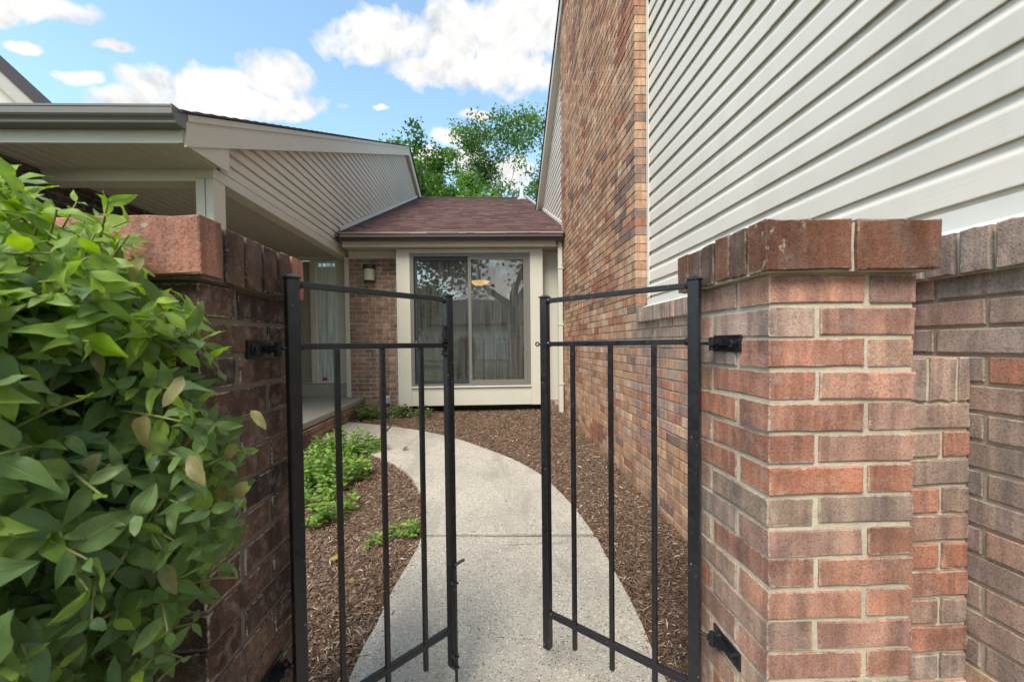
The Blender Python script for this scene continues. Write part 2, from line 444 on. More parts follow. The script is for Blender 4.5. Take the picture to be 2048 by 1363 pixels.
# ------------------------------------------------------------------ mesh helpers
class MB:
    def __init__(s): s.v = []; s.f = []; s.c = []; s.uv = None
    def add(s, vs, fs, col=None):
        o = len(s.v); s.v += [tuple(v) for v in vs]; s.f += [tuple(i + o for i in f) for f in fs]
        if col is not None: s.c += [col] * len(fs)
        return s
    def box(s, x0, x1, y0, y1, z0, z1, col=None):
        return s.add([(x0, y0, z0), (x1, y0, z0), (x1, y1, z0), (x0, y1, z0), (x0, y0, z1), (x1, y0, z1), (x1, y1, z1), (x0, y1, z1)],
                     [(3, 2, 1, 0), (4, 5, 6, 7), (0, 1, 5, 4), (1, 2, 6, 5), (2, 3, 7, 6), (3, 0, 4, 7)], col)
    def prism(s, poly, axis, a, b):
        """extrude a polygon (list of 2-tuples) along axis 'x','y','z' from a to b; the polygon is (y,z), (x,z) or (x,y)"""
        def P(p, t):
            return {'x': (t, p[0], p[1]), 'y': (p[0], t, p[1]), 'z': (p[0], p[1], t)}[axis]
        n = len(poly)
        vs = [P(p, a) for p in poly] + [P(p, b) for p in poly]
        fs = [tuple(range(n)), tuple(range(2 * n - 1, n - 1, -1))]
        fs += [(i, (i + 1) % n, n + (i + 1) % n, n + i) for i in range(n)]
        return s.add(vs, fs)
    def strip(s, poly, axis, a, b):
        """like prism without closing the profile or the ends"""
        def P(p, t):
            return {'x': (t, p[0], p[1]), 'y': (p[0], t, p[1]), 'z': (p[0], p[1], t)}[axis]
        n = len(poly)
        return s.add([P(p, a) for p in poly] + [P(p, b) for p in poly], [(i, i + 1, n + i + 1, n + i) for i in range(n - 1)])
    def tube(s, pts, rad, n=6, col=None, caps=True):
        pts = [Vector(p) for p in pts]
        rad = rad if hasattr(rad, '__len__') else [rad] * len(pts)
        vs = []; fs = []
        ref = Vector((.3, .2, 1)).normalized()
        for i, p in enumerate(pts):
            d = (pts[min(i + 1, len(pts) - 1)] - pts[max(i - 1, 0)]).normalized()
            if abs(d.dot(ref)) > .95: rf = Vector((1, 0, 0))
            else: rf = ref
            a = d.cross(rf).normalized(); b = d.cross(a)
            for k in range(n):
                t = 2 * PI * k / n
                vs.append(p + (a * math.cos(t) + b * math.sin(t)) * rad[i])
        for i in range(len(pts) - 1):
            for k in range(n):
                fs.append((i * n + k, i * n + (k + 1) % n, (i + 1) * n + (k + 1) % n, (i + 1) * n + k))
        if caps:
            fs.append(tuple(range(n))); fs.append(tuple(range(len(pts) * n - 1, (len(pts) - 1) * n - 1, -1)))
        return s.add(vs, fs, col)
    def lathe(s, prof, centre, n=16, axis='z'):
        cx, cy, cz = centre
        vs = []; fs = []
        for r, h in prof:
            for k in range(n):
                t = 2 * PI * k / n
                if axis == 'z': vs.append((cx + r * math.cos(t), cy + r * math.sin(t), cz + h))
                elif axis == 'y': vs.append((cx + r * math.cos(t), cy + h, cz + r * math.sin(t)))
                else: vs.append((cx + h, cy + r * math.cos(t), cz + r * math.sin(t)))
        for i in range(len(prof) - 1):
            for k in range(n):
                fs.append((i * n + k, i * n + (k + 1) % n, (i + 1) * n + (k + 1) % n, (i + 1) * n + k))
        fs.append(tuple(range(n))); fs.append(tuple(range(len(prof) * n - 1, (len(prof) - 1) * n - 1, -1)))
        return s.add(vs, fs)
    def mesh(s, name, off=(0, 0, 0), smooth=False, fix=True):
        me = bpy.data.meshes.new(name)
        v = np.array(s.v, dtype=float) - np.array(off)
        me.from_pydata(v.tolist(), [], s.f)
        if s.c:
            ca = me.color_attributes.new('bcol', 'FLOAT_COLOR', 'CORNER')
            tot = np.array([len(f) for f in s.f])
            arr = np.repeat(np.array([(*c[:3], 1.) for c in s.c]), tot, axis=0)
            ca.data.foreach_set('color', arr.astype(np.float32).ravel())
        if s.uv is not None:
            ul = me.uv_layers.new(name='UVMap')
            idx = np.concatenate([np.array(f) for f in s.f])
            ul.data.foreach_set('uv', np.array(s.uv, dtype=np.float32)[idx].ravel())
        if fix:
            import bmesh
            bm = bmesh.new(); bm.from_mesh(me); bmesh.ops.recalc_face_normals(bm, faces=bm.faces); bm.to_mesh(me); bm.free()
        if smooth:
            me.polygons.foreach_set('use_smooth', [True] * len(me.polygons))
        return me

ORG = {}
def link(o, parent=None):
    COL.objects.link(o)
    if parent is not None: o.parent = parent
    return o
def thing(name, label, cat, loc=(0, 0, 0), rotz=0, group=None, kind=None):
    o = bpy.data.objects.new(name, None); COL.objects.link(o)
    o.location = loc; o.rotation_euler = (0, 0, rotz); o.empty_display_size = .1
    if kind: o['kind'] = kind
    else:
        o['label'] = label; o['category'] = cat
    if group: o['group'] = group
    ORG[o.name] = tuple(loc)
    return o
def part(name, mb, mat, parent, local=False, smooth=False, label=None, kind=None, fix=True, bevel=0):
    """a mesh part; vertices are world coordinates unless local"""
    org = (0, 0, 0) if (local or parent is None) else ORG[parent.name]
    me = mb.mesh(name, org, smooth, fix)
    me.materials.append(mat)
    o = link(bpy.data.objects.new(name, me), parent)
    if parent is not None: ORG[o.name] = org if not local else (0, 0, 0)
    else: ORG[o.name] = (0, 0, 0)
    if label: o['label'] = label
    if kind: o['kind'] = kind
    if bevel:
        b = o.modifiers.new('bevel', 'BEVEL'); b.width = bevel; b.segments = 2; b.limit_method = 'ANGLE'
    return o
def tag(o, label, cat, group=None):
    o['label'] = label; o['category'] = cat
    if group: o['group'] = group
    return o

# ------------------------------------------------------------------ bricks
BMESH = {}
def brick_verts(L, H, W, var, fine):
    """a brick with its show face at -y, worn edges; centre at the origin"""
    r = random.Random(int(L * 1e4) * 31 + int(H * 1e4) * 7 + var)
    j = .0017 if fine else .0008
    ch = .0024 if fine else .0022
    if fine:
        ring = [(-1, -1), (-.5, -1), (0, -1), (.5, -1), (1, -1), (1, 0), (1, 1), (.5, 1), (0, 1), (-.5, 1), (-1, 1), (-1, 0)]
    else:
        ring = [(-1, -1), (1, -1), (1, 1), (-1, 1)]
    n = len(ring)
    out = [(a * L / 2 + r.uniform(-j, j), b * H / 2 + r.uniform(-j, j)) for a, b in ring]
    inn = [(x - math.copysign(ch * r.uniform(.5, 1.5), x) if abs(a) > .9 else x, z - math.copysign(ch * r.uniform(.5, 1.6), z) if abs(b) > .9 else z) for (x, z), (a, b) in zip(out, ring)]
    vs = [(x, -W / 2 - r.uniform(-.4, .4) * j, z) for x, z in inn] + [(x, -W / 2 + ch * .8, z) for x, z in out] + \
         [(x, W / 2 - ch * .8, z) for x, z in out] + [(x, W / 2, z) for x, z in inn]
    fs = [tuple(range(n - 1, -1, -1))] + [tuple(range(3 * n, 4 * n))]
    for k in range(3):
        fs += [(k * n + i, (k + 1) * n + i, (k + 1) * n + (i + 1) % n, k * n + (i + 1) % n)[::-1] for i in range(n)]
    return vs, fs
def brick_mesh(L, H, W, var, fine):
    key = (round(L, 3), round(H, 3), round(W, 3), var, fine)
    if key not in BMESH:
        mb = MB(); mb.add(*brick_verts(*key))
        BMESH[key] = mb.mesh('brick')
    return BMESH[key]
def jit(c, k=.12):
    f = 1 + random.uniform(-k, k); h = random.uniform(-k, k) * .35
    return (max(0, c[0] * f * (1 + h)), max(0, c[1] * f), max(0, c[2] * f * (1 - h)))
def lay(specs, parent, name, mat, mat_stuff, fine=False, limit=300, nvar=3):
    """specs: (centre, (L,H,W), rot about z, colour[, tilt axis]); the largest in the picture become objects of their own, the rest one mass"""
    def size(sp):
        p = project(sp[0])
        if p is None: return 0
        px, py, z = p
        a = 780 / z * min(sp[1][1], sp[1][0])
        if not (-40 < px < 2090 and -40 < py < 1400): a *= .02
        return a
    order = sorted(specs, key=size, reverse=True)
    org = ORG[parent.name]
    for sp in order[:limit]:
        c, d, rot, col = sp[:4]
        key = brick_mesh(*d, random.randrange(nvar), fine)
        if not key.materials: key.materials.append(mat)
        o = bpy.data.objects.new(name, key)
        o.location = (c[0] - org[0], c[1] - org[1], c[2] - org[2])
        o.rotation_euler = (random.gauss(0, .004), random.gauss(0, .004), rot + random.gauss(0, .004))
        o.color = (*col, 1)
        link(o, parent)
    rest = order[limit:]
    if rest:
        mb = MB()
        for sp in rest:
            c, d, rot, col = sp[:4]
            vs, fs = brick_verts(*d, random.randrange(nvar), False)
            cs, sn = math.cos(rot), math.sin(rot)
            mb.add([(c[0] + x * cs - y * sn, c[1] + x * sn + y * cs, c[2] + z) for x, y, z in vs], fs, col)
        part(name + '_mass', mb, mat_stuff, parent, kind='stuff', fix=False)

RY = -PI / 2                        # a brick lying along Y whose show face looks to -X
def noisy_body(mb_box, sub=0): return mb_box

# palettes (linear, real clay colours)
TAN = [(.60, .405, .265), (.57, .375, .24), (.62, .44, .305), (.52, .325, .21), (.56, .345, .215), (.53, .305, .19)]
RED = [(.42, .19, .12), (.38, .175, .115), (.45, .23, .145)]
DRK = [(.26, .185, .15), (.31, .21, .165), (.36, .24, .18)]
ROSE = [(.50, .27, .20), (.48, .245, .175), (.53, .305, .235), (.48, .32, .26), (.45, .29, .235), (.49, .235, .16)]
GREY = [(.42, .33, .275), (.38, .305, .26), (.45, .34, .28), (.46, .315, .25)]
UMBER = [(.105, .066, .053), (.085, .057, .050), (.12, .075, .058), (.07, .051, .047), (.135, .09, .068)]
BROWN = [(.33, .20, .15), (.29, .18, .14), (.36, .23, .175), (.24, .155, .13), (.38, .24, .175)]

# ================================================================== GROUND
def gz(y): return .028 * (min(max(y, 1.3), 6.6) - 1.3)
mb = MB()
xs = [-600, -60, -8, -3.6, -1.2, 0, 1.2, 8, 60, 600]; ys = [-600, -60, -8, 0, 1.3, 3, 5, 6.6, 14, 60, 600]
for yy in ys:
    for xx in xs: mb.v.append((xx, yy, gz(yy) - .03))
for j in range(len(ys) - 1):
    for i in range(len(xs) - 1):
        a = j * len(xs) + i
        mb.f.append((a, a + 1, a + 1 + len(xs), a + len(xs)))
g = part('ground', mb, M['ground'], None, fix=False); g['kind'] = 'structure'
# mulch bed between the buildings, gently uneven
mb = MB()
nx, ny = 60, 110
for j in range(ny + 1):
    for i in range(nx + 1):
        x = -2.3 + (1.16 + 2.3) * i / nx; y = .4 + (6.3 - .4) * j / ny
        mb.v.append((x, y, gz(y) - .006 + .022 * (mnoise.noise((x * 2.3, y * 2.3, 0)) + .5 * mnoise.noise((x * 9, y * 9, 3)))))
for j in range(ny):
    for i in range(nx):
        a = j * (nx + 1) + i; mb.f.append((a, a + 1, a + nx + 2, a + nx + 1))
o = part('mulch_bed', mb, M['mulch'], None, smooth=True, fix=False); o['kind'] = 'structure'

# path: outline in world metres
def unpx(px, py):
    v = CD + CR * ((px - 1001.2) / 780) - CU * ((py - 704.9) / 780)
    # ground plane z = .028*(y-1.3)
    t = (-E - .028 * 1.3) / (v.z - .028 * v.y)
    p = v * t
    return (p.x, p.y)
LEFT_E = [(700, 1363), (753, 1256), (786, 1185), (830, 1110), (842.5, 1079), (848, 1025), (841, 990), (821, 955), (795, 935), (762, 918), (720, 904), (660, 893), (560, 890)]
RIGHT_E = [(1330, 1363), (1277, 1238), (1228, 1145), (1193, 1079), (1153, 1025), (1122, 990), (1078, 950), (1025, 921), (976, 902), (910, 879), (843, 864), (768, 853), (690, 846), (660, 845)]
LW = [unpx(*p) for p in LEFT_E]; RW = [unpx(*p) for p in RIGHT_E]
LW = [(LW[0][0] + .05, -.6), (LW[0][0] + .04, .6)] + LW; RW = [(RW[0][0] - .03, -.6), (RW[0][0] - .02, .6)] + RW
def resample(pts, n):
    pts = [np.array(p) for p in pts]
    # Catmull-Rom through the points, then even spacing
    ext = [2 * pts[0] - pts[1]] + pts + [2 * pts[-1] - pts[-2]]
    out = []
    for i in range(1, len(ext) - 2):
        for k in range(12):
            t = k / 12
            p0, p1, p2, p3 = ext[i - 1:i + 3]
            out.append(.5 * (2 * p1 + (p2 - p0) * t + (2 * p0 - 5 * p1 + 4 * p2 - p3) * t * t + (3 * p1 - p0 - 3 * p2 + p3) * t ** 3))
    out.append(pts[-1])
    out = np.array(out); d = np.r_[0, np.cumsum(np.linalg.norm(np.diff(out, axis=0), axis=1))]
    s = np.linspace(0, d[-1], n)
    return np.c_[np.interp(s, d, out[:, 0]), np.interp(s, d, out[:, 1])]
# key the two edges together at the joints
yjoint = unpx(842, 1079)[1]
def split(pts, test):
    for i in range(len(pts) - 1):
        if test(pts[i + 1]): return i + 1
iL, iR = 6, 5
path = thing('path', '', '', kind='structure')
def slab(ls, rs, n, name='paving_slab'):
    a = resample(ls, n); b = resample(rs, n); m = 8
    mb = MB(); up = .022; N = m + 1
    for i in range(n):
        for k in range(N):
            q = a[i] * (1 - k / m) + b[i] * (k / m)
            mb.v.append((q[0], q[1], gz(q[1]) + up + .0015 * mnoise.noise((q[0] * 3, q[1] * 3, 5))))
    for i in range(n - 1):
        for k in range(m): mb.f.append((i * N + k, i * N + k + 1, (i + 1) * N + k + 1, (i + 1) * N + k))
    # rounded edge and skirts
    loop = [i * N for i in range(n)] + [(n - 1) * N + k for k in range(1, N)] + [i * N + m for i in range(n - 2, -1, -1)] + [k for k in range(m - 1, 0, -1)]
    cen = np.mean(np.array(mb.v), axis=0)
    base = len(mb.v)
    for idx in loop:
        p = mb.v[idx]; mb.v.append((p[0] , p[1], p[2] - .06))
    # pull the top edge in a little so that it reads as tooled
    for q in range(len(loop)):
        nq = (q + 1) % len(loop)
        mb.f.append((loop[q], loop[nq], base + nq, base + q))
    return part(name, mb, M['path'], path, bevel=.006)
def lerp2(p, q, t): return (p[0] + (q[0] - p[0]) * t, p[1] + (q[1] - p[1]) * t)
slab(LW[:iL + 1], RW[:iR + 1], 26)
gapL = lerp2(LW[iL], LW[iL + 1], .08); gapR = lerp2(RW[iR], RW[iR + 1], .105)
jl, jr = unpx(738, 910), unpx(783, 855)
iL2 = next(i for i, p in enumerate(LEFT_E) if p[0] < 745 and p[1] < 1000) + 2; iR2 = next(i for i, p in enumerate(RIGHT_E) if p[0] < 800) + 2
slab([gapL] + LW[iL + 1:iL2] + [jl], [gapR] + RW[iR + 1:iR2] + [jr], 40)
jl2 = lerp2(jl, LW[iL2], .25); jr2 = lerp2(jr, RW[iR2], .2)
slab([jl2] + LW[iL2:], [jr2] + RW[iR2:], 20)

# ================================================================== PORCH SLAB
porch = thing('porch', '', '', kind='structure')
SLZ = E - .81
mb = MB(); mb.box(-3.6, -1.975, 3.1, 6.195, SLZ - .075, SLZ); mb.box(-3.6, -2.19, 6.195, 6.44, SLZ - .075, SLZ)
part('porch_floor', mb, M['slab'], porch, bevel=.012)
mb = MB(); mb.box(-3.55, -2.035, 3.16, 6.19, -.1, SLZ - .077)
rb = part('riser', mb, M['mortar_tan'], porch)
sp = []
for c in range(3):
    z = SLZ - .077 - .036 - c * .067
    for k in range(15):
        y = 3.2 + .21 * k + (.1 if c % 2 else 0)
        if y < 6.05: sp.append(((-2.035 + .047 - .006, y + .1, z), (.198, .057, .094), PI / 2, jit(random.choice(BROWN), .15)))
lay(sp, rb, 'brick', M['brick'], M['brick_stuff'])

# ================================================================== RIGHT HOUSE
XB = 1.135
rh = thing('house', 'tall house with tan brick wall, off white lap siding and a brick sill ledge', 'house', (1.9, 3.0, 0))
def roofz(y): return E + 5.04 + .63 * (5.82 - y)
mb = MB()
mb.prism([(-.6, -.2), (6.04, -.2), (6.04, roofz(6.04) - .1), (3.005, roofz(3.005) - .1), (3.005, E + .16), (-.6, E + .16)], 'x', XB + .007, XB + .085)
wall = part('brick_wall', mb, M['mortar_tan'], rh)
specs = []
pitch, BH, BL, BW, J = .0667, .0572, .194, .09, .0092
rows = int((roofz(3.0) + .1) / pitch)
for r in range(rows):
    z = -.06 + pitch * r + BH / 2
    low = z < E + .15
    y0 = -.6 if low else 3.0
    y = y0
    first = True
    step = BL + J
    if r % 2: lens = [BW]
    else: lens = [BL]
    if low: y = 3.0 - step * 18 + (0 if r % 2 == 0 else BW + J - step)
    while y < 6.04:
        L = lens.pop() if (lens and not low) else BL
        if y + L > 6.045: L = 6.045 - y
        if L > .03 and z < roofz(y + L / 2) - .15:
            yc = y + L / 2
            patch = mnoise.noise((yc * 1.1, z * 1.4, 4.2)); patch2 = mnoise.noise((yc * 2.3 + 9, z * 2.6, 1.2))
            q = random.random()
            if low and yc < 1.7 + .35 * patch and z > .35 - patch2 * .4: pal = GREY if q < .8 else ROSE
            elif low and yc < 3.0 and z > .95 - .5 * (yc - 1.7): pal = GREY if q < .35 + .4 * (z > 1.1) else (ROSE if q < .8 else TAN)
            elif patch2 > .36 and q < .8: pal = RED
            elif patch < -.40 and q < .55: pal = DRK
            else: pal = TAN if q < .86 else (RED if q < .94 else DRK)
            col = jit(random.choice(pal), .13)
            off = random.gauss(0, .0012)
            specs.append(((XB + BW / 2 + off, yc, z), (round(L, 3), BH, BW), RY, col))
        y += L + J
lay(specs, wall, 'brick', M['brick_tan'], M['brick_stuff'])
# rowlock ledge on the knee wall
mb = MB(); mb.box(1.12, 1.30, -.6, 2.93, E + .150, E + .247)
led = part('sill_ledge', mb, M['mortar_cream'], rh)
sp = []
y = -.58
while y < 2.90:
    wdt = .057
    pal = GREY if random.random() < .8 else UMBER
    sp.append(((1.105 + .098, y + wdt / 2, E + .203), (wdt, .100, .19), RY, jit(random.choice(pal), .14)))
    y += wdt + .0105
lay(sp, led, 'brick', M['brick_old'], M['brick_stuff'], fine=True)
# flashing above the ledge
mb = MB(); mb.prism([(1.15, E + .256), (1.29, E + .256), (1.29, E + .335), (1.222, E + .335), (1.222, E + .285)], 'y', -.6, 2.99)
part('flashing', mb, M['trim_white'], rh)
# siding
XS = 1.225
def siding(parent, mat, x_face, sgn, y_of_z, z0, z1, exposure, name='siding_board', joints=False):
    """lap boards on a wall facing sgn*X; y_of_z(z) gives the ends (y0,y1) of the board at height z"""
    z = z0
    while z < z1:
        ya, yb = y_of_z(z); yc, yd = y_of_z(z + exposure)
        if yb - ya > .05 or yd - yc > .05:
            prof = [(.001, .013), (.0115, .010), (.0120, .0), (.0160, .0), (.0165, .003), (.0150, exposure * .62), (.0138, exposure * .67), (.0070, exposure * .78), (.003, exposure * .88), (.0, exposure + .012)]
            vs = []; n = len(prof)
            yj = None
            if joints and random.random() < .6: yj = random.uniform(.35, 2.4)
            jz = random.gauss(0, .0006); jx = random.gauss(0, .0006)
            segs = 9
            for s in range(segs):
                t = s / (segs - 1)
                if yj is not None: t = (yj - ya) / (yb - ya) * s / (segs - 1)
                wob = .0018 * mnoise.noise((z * 13, t * 7, 2.2))
                for (o_, h) in prof:
                    f = h / exposure
                    a = ya + (yc - ya) * f; b = yb + (yd - yb) * f
                    vs.append((x_face + sgn * (o_ + jx + wob), a + (b - a) * t, z + h + jz))
            fs = []
            for s in range(segs - 1):
                for i in range(n - 1): fs.append((s * n + i, s * n + i + 1, (s + 1) * n + i + 1, (s + 1) * n + i))
            fs += [tuple(range(n)), tuple(range(segs * n - 1, (segs - 1) * n - 1, -1))]
            mb = MB(); mb.add(vs, fs)
            part(name, mb, mat, parent)
            if yj is not None:
                dj = .0022; tf = (yj - .03 - ya) / (yb - ya)
                v2 = [(x - sgn * dj, ya + (yb - ya) * (tf + (1 - tf) * ((y_ - ya) / (yj - ya))), zz) for x, y_, zz in vs]
                part(name, MB().add(v2, fs), mat, parent)
        z += exposure
mb = MB(); mb.prism([(-.6, E + .3), (2.995, E + .3), (2.995, roofz(2.995) - .1), (-.6, roofz(-.6) - .1)], 'x', XS + .02, XS + .1)
sw = part('siding_wall', mb, M['siding_white'], rh)
siding(sw, M['siding_white'], XS + .0165, -1, lambda z: (-.6, 2.98), E + .352, E + 5.6, .1108, joints=True)
mb = MB(); mb.box(XS - .004, XS + .022, 2.972, 2.994, E + .34, E + 6.0); mb.box(XS - .004, XS + .002, 2.955, 2.972, E + .34, E + 6.0)
part('corner_trim', mb, M['trim_white'], rh)
# gable siding beyond the brick, roof and rake
def back_roof(y): return E + 1.63 + .448 * (y - 5.76)
mb = MB(); mb.prism([(6.05, .0), (12.6, .0), (12.6, E + 1.0), (9.2, roofz(9.2) - .12), (6.05, roofz(6.05) - .12)], 'x', 1.235, 1.33)
gw = part('gable_wall', mb, M['siding_white'], rh)
siding(gw, M['siding_white'], 1.234, -1, lambda z: (6.05, max(6.05, min(9.3, 5.82 - (z + .1 - E - 5.04) / .63))), E + 1.5, E + 4.9, .1016)
ra, rbb = -1.0, 9.35
mb = MB(); mb.prism([(ra, roofz(ra) - .2), (rbb, roofz(rbb) - .2), (rbb, roofz(rbb) - .01), (ra, roofz(ra) - .01)], 'x', 1.105, 1.125)
part('rake_board', mb, M['trim_beige'], rh)
mb = MB(); mb.prism([(ra, roofz(ra) - .2), (rbb, roofz(rbb) - .2), (rbb, roofz(rbb) - .185), (ra, roofz(ra) - .185)], 'x', 1.126, 1.234)
part('rake_soffit', mb, M['trim_beige'], rh)
mb = MB(); mb.prism([(ra, roofz(ra)), (rbb + .03, roofz(rbb + .03)), (rbb + .03, roofz(rbb + .03) + .03), (ra, roofz(ra) + .03)], 'x', 1.085, 6.5)
part('roof', mb, M['roof_dark'], rh)
mb = MB(); mb.box(1.34, 6.2, -.6, 2.9, -.1, E + 2.5); mb.box(1.34, 6.2, 2.92, 8.9, -.1, E + 2.9)
part('wall', mb, M['siding_white'], rh)

# ================================================================== LEFT HOUSE
XL = -2.24
lh = thing('house', 'beige house with a covered porch, sloping gable of lap siding and a grey gutter', 'house', (-3.4, 4.5, 0))
def rake_top(y): return E + 1.679 + .4715 * (y - 2.903) if y < 10.9 else E + 1.679 + .4715 * 7.997 - .33 * (y - 10.9)
RD = .235
# porch beam, header, post
mb = MB(); mb.box(XL - .145, XL, 3.285, 6.44, E + 1.385, E + 1.475); part('porch_beam', mb, M['trim_beige'], lh, bevel=.004)
mb = MB(); mb.box(-3.62, XL - .147, 3.285, 3.43, E + 1.36, E + 1.49); part('porch_header', mb, M['trim_beige'], lh, bevel=.004)
mb = MB(); mb.box(XL - .145, XL - .002, 3.284, 3.432, SLZ, E + 1.383)
ps = part('porch_post', mb, M['trim_beige'], lh, bevel=.004)
mb = MB(); mb.box(XL - .07, XL - .064, 3.281, 3.2835, SLZ, E + 1.38); part('seam', mb, M['gutter'], ps)
# gable core and boards
core = [(3.40, E + 1.45), (12.8, E + 1.45), (12.8, rake_top(12.8) - .06), (10.9, rake_top(10.9) - .1), (3.40, rake_top(3.40) - .1)]
mb = MB(); mb.prism(core, 'x', XL - .12, XL - .022)
gl = part('gable_wall', mb, M['siding_beige'], lh)
def ends(z):
    zz = z + .02
    y0 = 2.903 + (zz + RD * .9 - E - 1.679) / .4715
    y1 = 10.9 + (E + 1.679 + .4715 * 7.997 - RD * .8 - zz) / .33
    return (max(3.375, min(y0, 11.2)), max(3.375, min(12.8, y1)) if y0 < y1 else max(3.375, y0))
siding(gl, M['siding_beige'], XL - .0165, 1, ends, E + 1.478, E + 5.3, .1016)
# rake fascia with its near box return
def rk(y, d=0): return rake_top(y) - d
mb = MB()
mb.prism([(2.865, E + 1.457), (3.372, E + 1.462), (3.372, rk(3.372, RD) - .004), (2.865, rk(2.865, .0) - .018)], 'x', -2.185, -2.164)
part('box_return', mb, M['trim_beige'], lh)
mb = MB()
mb.prism([(2.88, rk(2.88, .01)), (2.88, rk(2.88, RD)), (10.9, rk(10.9, RD)), (10.9, rk(10.9, .01))][::-1], 'x', -2.163, -2.145)
part('rake_board', mb, M['trim_beige'], lh)
mb = MB()
mb.prism([(2.88, rk(2.88, .008)), (2.88, rk(2.88, .055)), (10.9, rk(10.9, .055)), (10.9, rk(10.9, .008))][::-1], 'x', -2.1445, -2.128)
part('rake_trim', mb, M['trim_beige'], lh)
mb = MB()
mb.prism([(10.902, rk(10.9, .01)), (10.902, rk(10.9, RD)), (12.8, rk(12.8, RD)), (12.8, rk(12.8, .01))], 'x', -2.163, -2.145)
part('rake_board', mb, M['trim_beige'], lh)
mb = MB(); mb.prism([(3.37, rk(3.37, RD)), (10.9, rk(10.9, RD)), (12.8, rk(12.8, RD)), (12.8, rk(12.8, RD - .014)), (10.9, rk(10.9, RD - .014)), (3.37, rk(3.37, RD - .014))], 'x', XL + .004, -2.164)
part('rake_soffit', mb, M['soffit'], lh)
# roof with shingle courses showing along the edge
mb = MB()
x0, x1 = -7.2, -2.112
y = 2.80
while y < 10.9:
    y2 = min(y + .145, 10.93)
    za, zb = rake_top(y), rake_top(y2)
    mb.add([(x0, y, za + .002), (x1 + random.uniform(-.006, .006), y, za + .002), (x1, y2 + .03, zb + .014), (x0, y2 + .03, zb + .014), (x0, y, za + .022), (x1, y, za + .022), (x1, y2 + .03, zb + .022), (x0, y2 + .03, zb + .022)],
           [(3, 2, 1, 0), (4, 5, 6, 7), (0, 1, 5, 4), (1, 2, 6, 5), (2, 3, 7, 6), (3, 0, 4, 7)])
    y += .145
mb.add([(x0, 10.9, rk(10.9) + .005), (x1, 10.9, rk(10.9) + .005), (x1, 13, rk(13.) + .005), (x0, 13, rk(13.) + .005), (x0, 10.9, rk(10.9) + .03), (x1, 10.9, rk(10.9) + .03), (x1, 13, rk(13.) + .03), (x0, 13, rk(13.) + .03)],
       [(3, 2, 1, 0), (4, 5, 6, 7), (0, 1, 5, 4), (1, 2, 6, 5), (2, 3, 7, 6), (3, 0, 4, 7)])
part('roof', mb, M['roof_dark'], lh)
# eave fascia, soffit boards, gutter
mb = MB(); mb.box(-7.2, -2.187, 2.866, 2.886, E + 1.455, E + 1.66); part('fascia', mb, M['trim_beige'], lh)
def board(x0, x1, y0, y1, z, name, parent, mat=None):
    """soffit board: a flat pan with a raised lip so that a groove shows at the joint"""
    mb = MB()
    w_ = x1 - x0
    mb.prism([(x0, z + .012), (x0, z), (x1 - .016, z), (x1 - .010, z + .007), (x1, z + .007), (x1, z + .012)], 'y', y0, y1)
    return part(name, mb, mat or M['soffit'], parent)
sf = part('soffit', MB().box(-7.2, -2.19, 2.888, 3.284, E + 1.470, E + 1.482), M['soffit'], lh)
x = -2.196
while x > -4.5:
    board(x - .1016, x, 2.888, 3.283, E + 1.457, 'soffit_board', sf); x -= .1016
cl = part('porch_ceiling', MB().box(-3.6, XL - .03, 3.432, 6.44, E + 1.470, E + 1.482), M['soffit'], lh)
x = XL - .147
while x > -3.55:
    board(x - .1016, x, 3.433, 6.438, E + 1.452, 'soffit_board', cl); x -= .1016
def gutter(parent, x0, x1, yb, z0, z1, mat, depth=.125):
    """K style gutter facing -Y, back at yb"""
    h = z1 - z0; f = yb - depth
    prof = [(yb, z1), (yb, z0), (f + .036, z0), (f + .033, z0 + h * .07), (f + .033, z0 + h * .13), (f + .026, z0 + h * .24), (f + .012, z0 + h * .36), (f + .005, z0 + h * .46), (f + .004, z0 + h * .84), (f, z0 + h * .87), (f, z1), (f + .012, z1), (f + .012, z1 - .006), (f + .008, z1 - .006),
            (f + .009, z0 + h * .46), (f + .016, z0 + h * .38), (f + .030, z0 + h * .25), (f + .038, z0 + .006), (yb - .004, z0 + .006), (yb - .004, z1)]
    mb = MB(); mb.prism(prof, 'x', x0, x1)
    g_ = part('gutter', mb, mat, parent)
    caps = MB()
    capf = [(yb, z0 - .003), (f + .034, z0 - .003), (f + .024, z0 + h * .24), (f + .002, z0 + h * .46), (f - .003, z0 + h * .87), (f - .003, z1 + .003), (yb, z1 + .003)]
    part('end_cap', MB().prism(capf, 'x', x1, x1 + .004), mat, g_); part('end_cap', MB().prism(capf, 'x', x0 - .004, x0), mat, g_)
    return g_
gutter(lh, -7.1, -2.135, 2.864, E + 1.545, E + 1.652, M['gutter'])
# porch: shaded brick wall at its left end, entry wall, door, sidelight
mb = MB(); mb.box(-3.75, -3.607, 2.60, 6.5, -.05, E + 1.453)
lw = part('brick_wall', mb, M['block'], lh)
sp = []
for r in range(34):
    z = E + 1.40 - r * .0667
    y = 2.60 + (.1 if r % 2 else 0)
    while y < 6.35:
        sp.append(((-3.6 - .045, y + .097, z), (.194, .0572, .09), PI / 2, jit(random.choice([(.05, .045, .048), (.065, .052, .05), (.04, .037, .042)]), .25)))  # deep porch shade is put into these near-black brick colours
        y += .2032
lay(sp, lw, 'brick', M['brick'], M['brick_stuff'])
YD = 6.45
DZ0, DZ1 = E - .60, E + 1.385
mb = MB()
mb.box(-3.6, -3.56, YD, YD + .1, SLZ, E + 1.47); mb.box(-3.56, XL - .03, YD, YD + .1, DZ1 + .02, E + 1.469)
mb.box(-2.475, -2.262, YD - .012, YD + .1, DZ0 - .01, DZ1 + .019)
mb.box(-2.90, -2.815, YD - .02, YD + .1, DZ0, DZ1 + .019)
